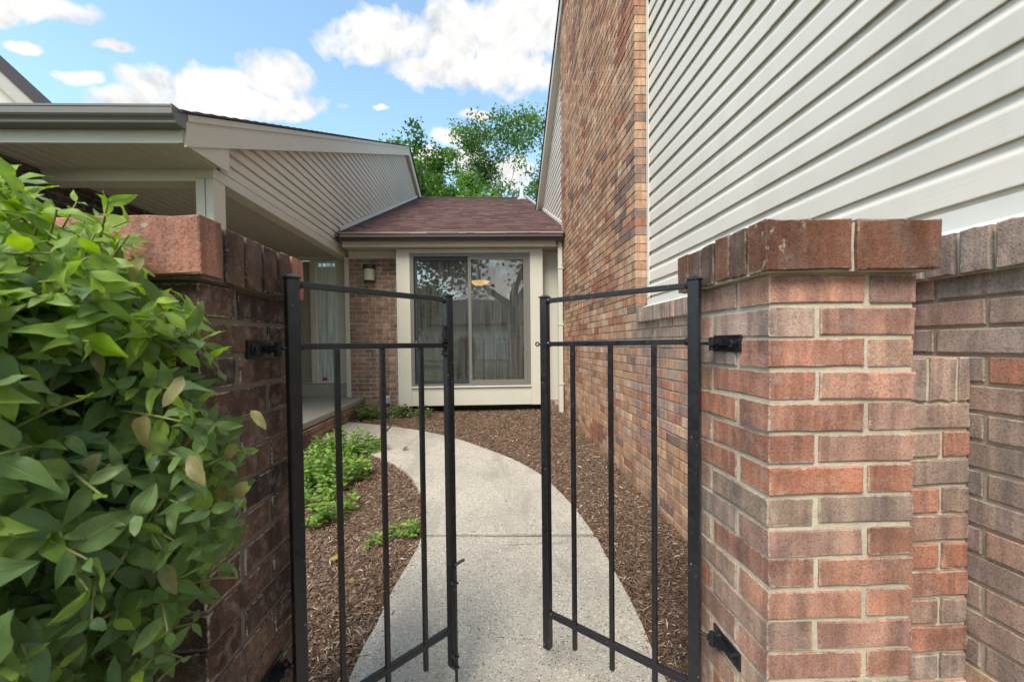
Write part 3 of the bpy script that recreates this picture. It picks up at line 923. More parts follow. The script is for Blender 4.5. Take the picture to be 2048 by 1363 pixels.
mb.box(-2.26, -2.19, 6.21, YD - .02, SLZ, E + 1.384)
part('entry_wall', mb, M['trim_beige'], lh)
mb = MB(); mb.box(-3.555, -2.26, YD - .09, YD + .09, SLZ, DZ0 - .012); part('threshold', mb, M['slab'], lh, bevel=.006)
mb = MB(); mb.box(-3.558, -2.902, YD + .02, YD + .06, DZ0, DZ1)
dr = part('door', mb, M['taupe'], lh)
for (za, zb) in ((.08, .75), (.85, 1.25), (1.33, 1.85)):
    for xa in (-3.48, -3.2):
        part('door_panel', MB().box(xa, xa + .22, YD + .008, YD + .0195, DZ0 + za, DZ0 + zb), M['taupe'], dr, bevel=.004)
mb = MB(); mb.box(-2.815, -2.79, YD - .008, YD + .05, DZ0, DZ1); mb.box(-2.50, -2.476, YD - .008, YD + .05, DZ0, DZ1); mb.box(-2.789, -2.501, YD - .008, YD + .05, DZ1 - .03, DZ1); mb.box(-2.789, -2.501, YD - .008, YD + .05, DZ0, DZ0 + .025)
slt = part('sidelight', mb, M['trim_white'], lh)
part('pane', MB().box(-2.789, -2.501, YD + .012, YD + .018, DZ0 + .026, DZ1 - .031), M['glass_frost'], slt)
part('entry_hall', MB().box(-3.5, -2.3, YD + .55, YD + .6, SLZ, E + 1.4), M['white_paint'], lh)
# upper gable behind the eave roof
GX, GZ, GS = -5.368, E + 2.950, 0.969
mb = MB(); mb.prism([(-9.0, E + 2.3), (GX - .12, E + 2.3), (GX - .12, GZ - .1), (-9.0, GZ - .1 + GS * (GX + 8.88 - .12))], 'y', 5.05, 5.2)
ug = part('upper_gable', mb, M['trim_beige'], lh)
mb = MB(); mb.prism([(-9.0, GZ - .26 - GS * (-9 - GX)), (GX, GZ - .26), (GX, GZ - .05), (-9.0, GZ - .05 - GS * (-9 - GX))], 'y', 4.93, 5.04); part('rake_board', mb, M['gutter_pale'], ug)
mb = MB(); mb.prism([(-9.0, GZ - .045 - GS * (-9 - GX)), (GX + .03, GZ - .045 - GS * .03), (GX + .03, GZ), (-9.0, GZ + .01 - GS * (-9 - GX))], 'y', 4.90, 5.2); part('roof_edge', mb, M['roof_dark'], ug)

# ================================================================== BACK HOUSE
bh = thing('house', 'low house closing the court with a plum shingled roof and a sliding glass door', 'house', (-.5, 6.4, 0))
YB, YY = 6.2, 6.0
WT = E + 1.468
mb = MB(); mb.box(-2.186, -1.40, YB + .008, YB + .12, .02, E + 1.362)
bw = part('brick_wall', mb, M['mortar_cream'], bh)
sp = []
for r in range(36):
    z = E + 1.355 - .030 - r * .0672
    if z < .1: break
    x = -2.186 + (0 if r % 2 else -.104)
    while x < -1.405:
        a, b = max(x, -2.186), min(x + .196, -1.403)
        if b - a > .03:
            q = random.random()
            col = jit(random.choice(BROWN if q < .85 else DRK), .16)
            sp.append((((a + b) / 2, YB + .045 + random.gauss(0, .001), z), (round(b - a, 3), .0575, .09), 0, col))
        x += .2055
lay(sp, bw, 'brick', M['brick'], M['brick_stuff'])
mb = MB(); mb.box(-2.186, -1.405, YB - .012, YB + .1, E + 1.364, WT); part('frieze_board', mb, M['trim_beige'], bh)
# bay with the sliding door
BZ0 = E - .935
DX0, DX1, DZB, DZT = -1.182, .617, E - .637, E + 1.382
mb = MB(); mb.box(-1.405, -1.200, YY, YB + .3, BZ0 - .002, WT - .004); part('bay_column', mb, M['trim_cream'], bh, bevel=.003)
mb = MB(); mb.box(.637, .832, YY, YB + .3, BZ0 - .004, WT - .004); part('bay_column', mb, M['trim_cream'], bh, bevel=.003)
mb = MB(); mb.box(-1.199, .636, YY + .006, YY + .1, DZT + .018, WT - .004); part('bay_header', mb, M['trim_cream'], bh, bevel=.003)
mb = MB(); mb.box(-1.199, .636, YY + .006, YY + .1, BZ0, DZB - .02); part('bay_apron', mb, M['trim_cream'], bh, bevel=.003)
mb = MB(); mb.box(-1.199, .636, YY - .022, YY + .1, DZB - .019, DZB - .002); part('door_sill', mb, M['trim_white'], bh, bevel=.002)
mb = MB(); mb.box(-1.402, 1.13, YB + .25, YB + .35, .0, BZ0 - .01); part('foundation', mb, M['block'], bh)
sd_ = part('sliding_door', MB().box(-1.199, DX0 + .035, YY + .01, YY + .09, DZB, DZT + .016).box(DX1 - .035, .636, YY + .01, YY + .09, DZB, DZT + .016)
           .box(DX0 + .0355, DX1 - .0355, YY + .01, YY + .09, DZT - .035, DZT + .016).box(DX0 + .0355, DX1 - .0355, YY + .01, YY + .09, DZB, DZB + .03), M['frame_bronze'], bh)
def sash(x0, x1, y, mat, w_=.05):
    z0, z1 = DZB + .031, DZT - .036
    mb = MB(); mb.box(x0, x0 + w_, y, y + .03, z0, z1); mb.box(x1 - w_, x1, y, y + .03, z0, z1)
    mb.box(x0 + w_ + .0005, x1 - w_ - .0005, y, y + .03, z1 - w_, z1); mb.box(x0 + w_ + .0005, x1 - w_ - .0005, y, y + .03, z0, z0 + w_ + .01)
    return part('sash', mb, mat, sd_)
s1 = sash(DX0 + .036, -.262, YY + .048, M['frame_dark'], .045)
s2 = sash(-.318, DX1 - .036, YY + .015, M['frame_bronze'], .048)
part('pane', MB().box(DX0 + .08, -.306, YY + .062, YY + .066, DZB + .085, DZT - .08), M['glass'], sd_)
part('pane', MB().box(-.271, DX1 - .083, YY + .028, YY + .032, DZB + .088, DZT - .083), M['glass_dusty'], sd_)
part('handle', MB().box(DX0 + .045, DX0 + .075, YY + .022, YY + .047, E - .06, E + .06), M['frame_bronze'], sd_, bevel=.004)
part('blind_rail', MB().box(-.26, DX1 - .09, YY + .07, YY + .11, DZT - .14, DZT - .095), M['white_paint'], sd_)
# recessed panel, its brick foot, soffit, fascia, gutter, downspout
mb = MB(); mb.box(.833, 1.134, YB, YB + .1, E - .90, WT - .002); part('side_panel', mb, M['trim_cream'], bh)
mb = MB(); mb.box(.833, 1.13, YB + .005, YB + .1, .0, E - .905)
fb_ = part('foot', mb, M['mortar_tan'], bh)
sp = []
for r in range(3):
    z = E - .94 - r * .067
    for k in range(3):
        x = .84 + (.05 if r % 2 else 0) + k * .105
        if x + .095 < 1.134: sp.append(((x + .047, YB + .04, z), (.094, .057, .09), 0, jit(random.choice(BROWN), .15)))
lay(sp, fb_, 'brick', M['brick'], M['brick_stuff'])
sf = part('soffit', MB().box(-2.17, 1.13, 5.902, 6.35, WT + .012, WT + .022), M['soffit'], bh)
x = -2.165
while x < 1.04:
    mb = MB(); mb.prism([(x, WT + .011), (x, WT), (x + .09, WT), (x + .096, WT + .007), (x + .1016, WT + .007), (x + .1016, WT + .011)], 'y', 5.902, 6.3)
    part('soffit_board', mb, M['soffit'], sf); x += .1016
mb = MB(); mb.box(-2.165, 1.02, 5.88, 5.90, WT - .004, E + 1.63); part('fascia', mb, M['trim_beige'], bh)
gutter(bh, -2.150, 1.10, 5.878, E + 1.542, E + 1.645, M['gutter_pale'])
mb = MB(); mb.box(1.052, 1.118, 5.885, 5.945, .07, E + 1.542)
dsp = part('downspout', mb, M['trim_cream'], bh, bevel=.008)
for zz in (.55, 1.45, 2.3):
    part('strap', MB().box(1.046, 1.128, 5.878, 5.951, zz, zz + .025), M['trim_cream'], dsp)
# roof: courses of shingle tabs
rf = part('roof', MB().prism([(5.76, back_roof(5.76) - .05), (12.4, back_roof(12.4) - .05), (19.0, back_roof(5.76) - .05), (19.0, back_roof(5.76) - .08), (12.4, back_roof(12.4) - .12), (5.8, back_roof(5.8) - .12)], 'x', -2.216, 1.225), M['roof_dark'], bh)
mb = MB()
y = 5.735; sl_ = .448
PL = [(.098, .055, .054), (.108, .061, .059), (.088, .050, .050), (.118, .068, .063), (.12, .070, .062), (.082, .047, .049)]
ci = 0
while y < 12.4:
    x = -2.214 - random.uniform(0, .3)
    y2 = y + .128
    while x < 1.222:
        w_ = random.choice((.12, .165, .2, .25, .3))
        a, b = max(x, -2.214), min(x + w_ - .002, 1.222)
        t_ = random.choice((.004, .011))
        if b - a > .02:
            za, zb = back_roof(y), back_roof(y2 + .02)
            mb.add([(a, y, za - .006), (b, y, za - .006), (b, y2 + .02, zb - .006), (a, y2 + .02, zb - .006), (a, y, za + t_), (b, y, za + t_), (b, y2 + .02, zb - .002), (a, y2 + .02, zb - .002)],
                   [(4, 5, 6, 7), (0, 1, 5, 4), (1, 2, 6, 5), (3, 0, 4, 7)], jit(random.choice(PL), .14))
        x += w_
    y += .128; ci += 1
part('shingle_mass', mb, M['shingle'], rf, kind='stuff', fix=False)
mb = MB(); mb.prism([(12.25, back_roof(12.25) + .018), (12.4, back_roof(12.4) + .03), (12.55, back_roof(12.25) + .018), (12.4, back_roof(12.4) + .0)], 'x', -2.21, 1.22)
part('ridge_cap', mb, M['shingle'] if False else M['roof_dark'], rf)
for (xa, nm) in ((-2.222, -2.195), (1.205, 1.232)):
    mb = MB(); mb.prism([(5.95, back_roof(5.95) + .012), (12.4, back_roof(12.4) + .012), (12.4, back_roof(12.4) + .065), (5.95, back_roof(5.95) + .065)], 'x', xa, nm)
    part('flashing', mb, M['trim_white'], bh)
mb = MB(); mb.lathe([(.055, 0), (.055, .34), (.046, .34), (.046, .28)], (1.03, 11.9, back_roof(11.9)), 14)
vp = part('vent_pipe', mb, M['pvc'], bh, smooth=False)
mb = MB(); mb.lathe([(.17, -.05), (.11, .05), (.062, .09), (.058, .09)], (1.03, 11.9, back_roof(11.9)), 14); part('boot', mb, M['lead'], vp)
# walls of the room behind the glass
rm = part('room', MB().box(-1.75, 1.1, 6.36, 10.0, E - .72, E - .66), M['carpet'], bh)
mb = MB(); mb.box(-1.85, -1.75, 6.3, 10.0, E - .7, E + 1.66); mb.box(1.1, 1.2, 6.3, 10, E - .7, E + 1.66); mb.box(-1.85, 1.2, 10.0, 10.1, E - .7, E + 1.9); mb.box(-1.85, 1.2, 6.3, 10.1, E + 1.66, E + 1.70)
mb.box(-1.85, -1.41, 6.32, 6.36, .1, E + 1.66); mb.box(.835, 1.2, 6.32, 6.36, .1, E + 1.66); mb.box(-1.40, .83, YY + .11, 6.36, DZB - .06, DZB - .025); mb.box(-1.4, .83, 6.3, 6.36, DZT + .06, E + 1.66)
part('room_wall', mb, M['wall_paint'], bh)
mb = MB(); mb.box(-.36, 1.09, 8.05, 8.17, E - .66, E + .17)
ct = part('counter', mb, M['white_paint'], bh)
part('counter_top', MB().box(-.40, 1.095, 7.99, 8.25, E + .172, E + .205), M['white_paint'], ct)
for xa in (-.30, .05, .40, .75): part('counter_panel', MB().box(xa, xa + .28, 8.036, 8.049, E - .5, E + .10), M['white_paint'], ct, bevel=.004)

# ceiling lamp in the room
cl_ = thing('ceiling_lamp', 'lit amber ceiling lamp seen through the right pane of the sliding door', 'lamp', (-.17, 7.5, E + 1.2))
part('shade', MB().lathe([(.01, -.075), (.08, -.068), (.14, -.045), (.18, -.01), (.185, .0), (.18, .003)], (0, 0, 0), 24), M['lamp_glow'], cl_, local=True, smooth=True)
part('rim', MB().lathe([(.19, -.006), (.20, .012), (.15, .05), (.05, .07), (.012, .075), (.012, .46)], (0, 0, .006), 24), M['lamp_dark'], cl_, local=True)

# ================================================================== WALL LANTERN, OUTLET, ORNAMENT
wl = thing('wall_lantern', 'half round wall lantern with dark cap and frosted glass on the brick beside the entry', 'lamp', (-1.868, YB, E + 1.135))
def halfcyl(r, z0, z1, n=12, y0=0):
    mb = MB(); pts = [(r * math.cos(PI + PI * k / n), y0 + r * .95 * math.sin(PI + PI * k / n)) for k in range(n + 1)]
    mb.prism(pts, 'z', z0, z1); return mb
part('backplate', MB().box(-.092, .092, -.012, -.001, -.135, .135), M['lamp_dark'], wl, local=True, bevel=.003)
part('glass', halfcyl(.085, -.118, .055, 14, -.013), M['lamp_glass'], wl, local=True)
part('cap', halfcyl(.092, .057, .120, 14, -.013), M['lamp_dark'], wl, local=True, bevel=.004)
part('base', halfcyl(.089, -.132, -.119, 14, -.013), M['lamp_dark'], wl, local=True)
hb = thing('tap_box', 'small white outlet box low on the brick by the sliding door', 'outlet', (-1.63, YB, E - .86))
part('plate', MB().box(-.05, .05, -.012, 0, -.06, .06), M['pvc'], hb, local=True, bevel=.003)
part('cover', MB().box(-.04, .04, -.045, -.0125, -.05, .05), M['lead'], hb, local=True, bevel=.006)
ro = thing('ornament', 'small red ornament on the sill behind the narrow sidelight glass', 'ornament', (-2.70, YD + .06, DZ0 + .026))
part('body', MB().lathe([(.03, 0), (.06, .015), (.065, .04), (.05, .065), (.01, .08)], (0, 0, 0), 12), M['red'], ro, local=True, smooth=True)
part('ear', MB().lathe([(.01, 0), (.022, .012), (.01, .03)], (.045, 0, .06), 8), M['red'], ro, local=True, smooth=True)
part('ear', MB().lathe([(.01, 0), (.022, .012), (.01, .03)], (-.045, 0, .06), 8), M['red'], ro, local=True, smooth=True)

# ================================================================== PILLARS
def pillar(label, x0, y0, side, top_z, palF, palS, cop, mortar, bmat, depth_extra=0, mir=False, copcol=None):
    """square pier whose gate side faces -X (side=-1) or +X (side=1); x0 is that face, y0 the near face"""
    L, W, j, H = .205, .0985, .012, .0565
    wd = L + j + W
    xa, xb = (x0, x0 + wd) if side < 0 else (x0 - wd, x0)
    ya, yb = y0, y0 + wd
    t = thing('brick_pillar', label, 'pillar', ((xa + xb) / 2, (ya + yb) / 2, 0))
    body = part('core', MB().box(xa + .0038, xb - .0038, ya + .0038, yb - .0038, -.1, top_z), mortar, t)
    sp = []
    pt = .0668
    n = int((top_z + .08) / pt) + 1
    for r in range(n):
        z = top_z - pt * (r + .5) - .002
        A = (r % 2 == 0)
        if side > 0: A = not A
        # pinwheel of four bricks
        def B(xc0, xc1, yc0, yc1, face):
            pal = palF if face == 'f' else palS
            col = jit(random.choice(pal), .14)
            sx_, sy_ = xc1 - xc0, yc1 - yc0
            c = ((xc0 + xc1) / 2, (yc0 + yc1) / 2, z)
            dz = random.gauss(0, .001)
            if sx_ > sy_: sp.append(((c[0], c[1] + random.gauss(0, .001), c[2] + dz), (round(sx_, 3), H, round(sy_, 3)), 0 if yc0 < ya + .05 else PI, col))
            else: sp.append(((c[0] + random.gauss(0, .001), c[1], c[2] + dz), (round(sy_, 3), H, round(sx_, 3)), RY if xc0 < xa + .05 else PI / 2, col))
        if A:
            B(xa, xa + L, ya, ya + W, 'f'); B(xb - W, xb, ya, ya + L, 'f'); B(xa + W + j, xb, yb - W, yb, 's'); B(xa, xa + W, ya + W + j, yb, 's')
        else:
            B(xa, xa + W, ya, ya + L, 's'); B(xa + W + j, xb, ya, ya + W, 'f'); B(xb - W, xb, ya + W + j, yb, 'f'); B(xa, xa + L, yb - W, yb, 's')
    lay(sp, body, 'brick', bmat, M['brick_stuff'], fine=True, nvar=7)
    # coping: bricks on edge, overhanging
    oh = .026; ch = .101
    ca, cb, cc, cd = xa - oh, xb + oh, ya - oh, yb + oh
    cz0 = top_z + .004
    cop_o = part('coping', MB().box(ca + .008, cb - .008, cc + .008, cd - .008, cz0 - .004, cz0 + ch - .006), mortar, t)
    sp = []
    half = (cb - ca - .012) / 2
    for (yc) in (cc + .0285, cd - .0285):
        for k in (0, 1):
            xm = ca + half / 2 + k * (half + .012)
            sp.append(((xm, yc + random.gauss(0, .0015), cz0 + ch / 2 + random.gauss(0, .0015)), (round(half, 3), ch, .057), 0 if yc < (cc + cd) / 2 else PI, jit(random.choice(copcol or cop), .12)))
    y = cc + .057 + .010
    m_ = 4; wdt = (cd - .057 - .010 - y - (m_ - 1) * .010) / m_
    for i in range(m_):
        for k in (0, 1):
            xm = ca + half / 2 + k * (half + .012)
            sp.append(((xm, y + wdt / 2, cz0 + ch / 2 + random.gauss(0, .002)), (round(wdt, 3), ch, round(half, 3)), RY if k == 0 else PI / 2, jit(random.choice(cop), .16)))
        y += wdt + .010
    lay(sp, cop_o, 'brick', M['brick_old'], M['brick_stuff'], fine=True, nvar=6)
    return t, (ca, cb, cc, cd, cz0 + ch)
rp, rpc = pillar('rose and grey brick gate pillar with pale mortar, on the right of the path', .585, .80, -1, E + .141, ROSE * 4 + GREY, ROSE * 2 + GREY, [(.15, .095, .075), (.125, .085, .072), (.17, .11, .082), (.11, .08, .07), (.20, .10, .065)], M['mortar_cream'], M['brick'], copcol=[(.165, .085, .062), (.185, .088, .058)])
lp, lpc = pillar('dark brown brick gate pillar half hidden by the leafy bush, on the left of the path', -.517, .712, 1, E + .120, UMBER, UMBER, [(.15, .088, .066), (.13, .08, .063), (.17, .095, .068)], M['mortar_dark'], M['brick_umber'], copcol=[(.46, .225, .165), (.43, .21, .155)])  # inner side's shade put into brick and mortar, light on the front into copcol

# stub wall between the right pillar and the house
st = thing('stub_wall', 'low brick infill wall with upright coping bricks between the right pillar and the house', 'wall', (1.02, .93, 0))
xa, xb = .905, 1.133
body = part('core', MB().box(xa, xb, .892, .985, -.1, E - .148), M['mortar_cream'], st)
sp = []
for r in range(17):
    z = E - .148 - .0667 * (r + .5)
    cuts = [(xa - .02, 1.060), (1.071, xb)] if r % 2 else [(xa - .02, xb - .0)]
    for a, b in cuts:
        sp.append((((a + b) / 2, .885 + .047, z), (round(b - a, 3), .0565, .094), 0, jit(random.choice(GREY if random.random() < .6 else ROSE), .12)))
lay(sp, body, 'brick', M['brick'], M['brick_stuff'], fine=True)
cpo = part('coping', MB().box(xa, xb - .004, .890, .99, E - .147, E - .047), M['mortar_cream'], st)
sp = []
for k, (a, b) in enumerate(((xa, .958), (.967, 1.026), (1.035, 1.098), (1.107, xb))):
    sp.append((((a + b) / 2, .885 + .053, E - .095), (round(b - a, 3), .101, .106), 0, jit(random.choice(GREY), .1)))
lay(sp, cpo, 'brick', M['brick'], M['brick_stuff'], fine=True)

# ================================================================== GATE
def bar(mb, x0, x1, y0, y1, z0, z1): return mb.box(x0, x1, y0, y1, z0, z1)
def gate(name, label, hinge, latch, face_x, left):
    dx, dy = latch[0] - hinge[0], latch[1] - hinge[1]
    ln = math.hypot(dx, dy); ang = math.atan2(dy, dx)
    t = thing(name, label, 'gate', (hinge[0], hinge[1], 0), ang, group='wrought metal gate leaves')
    bm_ = M['black_metal']
    hw, lw_ = .0142, .0128
    lean = .0
    zt = E + .160
    hp = part('hinge_post', MB().box(-hw, hw, -hw, hw, E - 1.09, zt), bm_, t, local=True, bevel=.003)
    part('cap', MB().add([(-.0165, -.0165, zt), (.0165, -.0165, zt), (.0165, .0165, zt), (-.0165, .0165, zt), (-.0165, -.0165, zt + .004), (.0165, -.0165, zt + .004), (.0165, .0165, zt + .004), (-.0165, .0165, zt + .004), (0, 0, zt + .012)],
         [(3, 2, 1, 0), (0, 1, 5, 4), (1, 2, 6, 5), (2, 3, 7, 6), (3, 0, 4, 7), (4, 5, 8), (5, 6, 8), (6, 7, 8), (7, 4, 8)]), bm_, hp, local=True)
    zl = E + .152
    lpst = part('latch_post', MB().box(ln - lw_, ln + lw_, -lw_, lw_, E - 1.035, zl), bm_, t, local=True, bevel=.003)
    part('cap', MB().add([(ln - .015, -.015, zl), (ln + .015, -.015, zl), (ln + .015, .015, zl), (ln - .015, .015, zl), (ln - .015, -.015, zl + .004), (ln + .015, -.015, zl + .004), (ln + .015, .015, zl + .004), (ln - .015, .015, zl + .004), (ln, 0, zl + .011)],
         [(3, 2, 1, 0), (0, 1, 5, 4), (1, 2, 6, 5), (2, 3, 7, 6), (3, 0, 4, 7), (4, 5, 8), (5, 6, 8), (6, 7, 8), (7, 4, 8)]), bm_, lpst, local=True)
    rw = .0075
    for (za, zb, nm) in ((E + .147, E + .141, 'top_rail'), (E + .000, E - .002, 'middle_rail'), (E - .910, E - .913, 'bottom_rail')):
        x0, x1 = hw, ln - lw_
        h_ = rw if nm != 'bottom_rail' else .0095
        vs = [(x0, -rw, za - h_), (x1, -rw, zb - h_), (x1, rw, zb - h_), (x0, rw, za - h_), (x0, -rw, za + h_), (x1, -rw, zb + h_), (x1, rw, zb + h_), (x0, rw, za + h_)]
        part(nm, MB().add(vs, [(3, 2, 1, 0), (4, 5, 6, 7), (0, 1, 5, 4), (1, 2, 6, 5), (2, 3, 7, 6), (3, 0, 4, 7)]), bm_, t, local=True, bevel=.0015)
        mbw = MB()
        mbw.lathe([(.0045, -.011), (.0108, -.006), (.0108, .006), (.0045, .011)], (x0 + .0005, 0, za), 8, 'x'); mbw.lathe([(.0045, -.011), (.0108, -.006), (.0108, .006), (.0045, .011)], (x1 - .0005, 0, zb), 8, 'x')
        part('weld', mbw, bm_, t, local=True, smooth=True)
    for k in (.225, .5, .775):
        x = ln * k
        part('picket', MB().box(x - .0066, x + .0066, -.0061, .0061, E - .99, E - .0085), bm_, t, local=True, bevel=.0012)
    # hinges: plate on the pillar, two bolts, pintle and eye, in gate-local space turned back to the world axes
    ca_, sa_ = math.cos(-ang), math.sin(-ang)
    def loc(x, y, z):
        X, Y = x - hinge[0], y - hinge[1]
        return (X * ca_ - Y * sa_, X * sa_ + Y * ca_, z)
    def wbox(x0, x1, y0, y1, z0, z1):
        b = MB().box(x0, x1, y0, y1, z0, z1); b.v = [loc(*v) for v in b.v]; return b
    s = 1 if left else -1            # direction from the pillar towards the gate
    for hz in (E - .005, E - .760):
        ya, yb = (hinge[1] - .093, hinge[1] + .015) if left else (hinge[1] - .112, hinge[1] - .004)
        pl = part('hinge', wbox(min(face_x, face_x + s * .005), max(face_x, face_x + s * .005), ya, yb, hz - .0205, hz + .0205), bm_, t, local=True, bevel=.001)
        for yy in (ya + .022, yb - .022):
            b = MB().lathe([(.0135, 0), (.0135, s * .003), (.009, s * .004), (.009, s * .009), (.0075, s * .0105)], (face_x + s * .005, yy, hz), 10, 'x'); b.v = [loc(*v) for v in b.v]
            part('bolt', b, bm_, pl, local=True)
        b = MB()
        ym = (ya + yb) / 2
        b.box(min(face_x + s * .005, face_x + s * .028), max(face_x + s * .005, face_x + s * .028), ym - .010, ym + .034, hz - .004, hz + .004)
        b.tube([(face_x + s * .024, ym + .026, hz - .018), (face_x + s * .024, ym + .026, hz + .016)], .0075, 10)
        b.tube([(face_x + s * .022, ym + .024, hz + .001), (hinge[0], hinge[1], hz + .001)], .0042, 8)
        b.tube([(face_x + s * .024, ym + .026, hz - .004), (face_x + s * .024, ym + .026, hz + .005)], .0125, 10)
        b.v = [loc(*v) for v in b.v]
        part('pintle', b, bm_, pl, local=True)
    return t, ln
gl_, lnl = gate('metal_gate', 'black barred gate leaf hung on the dark brown pillar, with latch and drop rod', (-.464, .935), (-.131, 1.243), -.517, True)
gr_, lnr = gate('metal_gate', 'black barred gate leaf hung on the rose brick pillar, with an eye bolt', (.533, 1.0), (.186, 1.302), .585, False)
bm_ = M['black_metal']
# latch on the left leaf
lt = part('latch', MB().box(lnl - .034, lnl - .0135, -.018, .004, E + .010, E + .022), bm_, gl_, local=True, bevel=.001)
part('latch_arm', MB().tube([(lnl - .022, -.006, E + .02), (lnl - .021, -.008, E + .045), (lnl - .019, -.010, E + .06)], [.008, .0055, .007], 8), bm_, lt, local=True)
part('latch_guide', MB().tube([(lnl - .013, -.004, E - .016), (lnl - .027, -.010, E - .018), (lnl - .033, -.013, E - .030), (lnl - .014, -.006, E - .034)], .0045, 6), bm_, lt, local=True)
# drop rod
dp = part('drop_rod', MB().tube([(lnl - .006, -.026, E - .70), (lnl - .006, -.026, gz(1.25) + .024)], .0052, 8), bm_, gl_, local=True)
part('rod_handle', MB().tube([(lnl - .006, -.026, E - .695), (lnl + .024, -.036, E - .685)], .0048, 8), bm_, dp, local=True)
for hz in (-.75, -.985, -1.02):
    part('rod_guide', MB().tube([(lnl - .006, -.012, E + hz), (lnl - .016, -.020, E + hz), (lnl - .016, -.032, E + hz), (lnl - .001, -.034, E + hz)], .004, 6), bm_, dp, local=True)
# eye bolt on the right leaf
eb = MB().tube([(lnr + .012, 0, E - .002), (lnr + .024, .0, E - .002)], .0032, 8)
ring = [(lnr + .031 + .0065 * math.cos(a), .0, E - .002 + .0065 * math.sin(a)) for a in np.linspace(0, 2 * PI, 13)]
eb.tube(ring, .0026, 6)
part('eye_bolt', eb, bm_, gr_, local=True)

# ================================================================== LEAVES AND PLANTS
def leaf_mesh_data(L, W, fold=.25, curl=.25, n=6, var=0):
    """broad pointed leaf along +x, face to +z; two strips folded at the midrib; returns verts, faces, uvs"""
    r = random.Random(var)
    vs, uv, fs = [], [], []
    sk = r.uniform(-.12, .12); cl = curl * r.uniform(.5, 1.6); tw = r.uniform(-.35, .35)
    for i in range(n + 1):
        t = i / n
        wv = (math.sin(PI * min(1, t ** .82)) ** .85) * (1 - .25 * t) if 0 < t < 1 else 0
        wv = max(wv, .012) * W / 2 * 1.12
        x = L * t; z = -cl * L * t * t + .02 * L * math.sin(t * 5 + var)
        yo = sk * L * math.sin(PI * t) * .5
        ta = tw * t
        for sgn, ex in ((-1, 1.0), (-1, .5), (0, 0), (1, .5), (1, 1.0)):
            yy = sgn * wv * ex; zz = fold * abs(yy) * (1.0 if ex < .9 else .8) + .006 * L / .06 * math.sin(t * 9 + sgn + var) * ex * .5
            vs.append((x, yo + yy * math.cos(ta) - zz * math.sin(ta), z + zz * math.cos(ta) + yy * math.sin(ta)))
            uv.append((.5 + .5 * sgn * ex, t))
    for i in range(n):
        for k in range(4):
            a = i * 5 + k; fs.append((a, a + 1, a + 6, a + 5))
    return vs, fs, uv
def frame(axis, normal):
    x = axis.normalized(); z = (normal - x * normal.dot(x))
    if z.length < 1e-4: z = x.orthogonal()
    z.normalize(); y = z.cross(x)
    return Matrix((x, y, z)).transposed()

# ---- the bush
bush = thing('bush', 'leafy green bush overhanging the dark left pillar, with fresh yellow green leaves on top', 'bush', (-.80, .50, 0))
LV = [leaf_mesh_data(1, (.40, .50, .60, .46, .36)[i % 5], (.30, .5, .2)[i % 3], (.24, .42, .1, .34)[i % 4], 6, i) for i in range(16)]
def xmax(z):
    return float(np.interp(z, [-1.0, -.65, -.43, -.386, -.328, -.264, -.187, -.12, -.06, -.008, .056, .082, .133, .19, .235, .275], [-.54, -.50, -.41, -.37, -.325, -.288, -.275, -.282, -.295, -.333, -.34, -.352, -.388, -.428, -.495, -.68]))
def limx(z, y):
    return xmax(z) - (.55 * (.5 - y) if y < .5 else .6 * (y - .5))
leaves = []        # (loc, axis, normal, size, colour)
twigs = MB(); stems = MB(); cut = MB()
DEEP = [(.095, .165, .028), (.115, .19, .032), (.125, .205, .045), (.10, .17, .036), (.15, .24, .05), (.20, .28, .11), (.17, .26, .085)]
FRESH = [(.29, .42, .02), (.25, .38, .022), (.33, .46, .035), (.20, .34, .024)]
def inb(p, m=0.0):
    x, y, z = p.x, p.y, p.z - E
    return x < limx(z, y) - m and .22 < y < .70 and z < .262
tips = 0
random.seed(21)
tries = 0
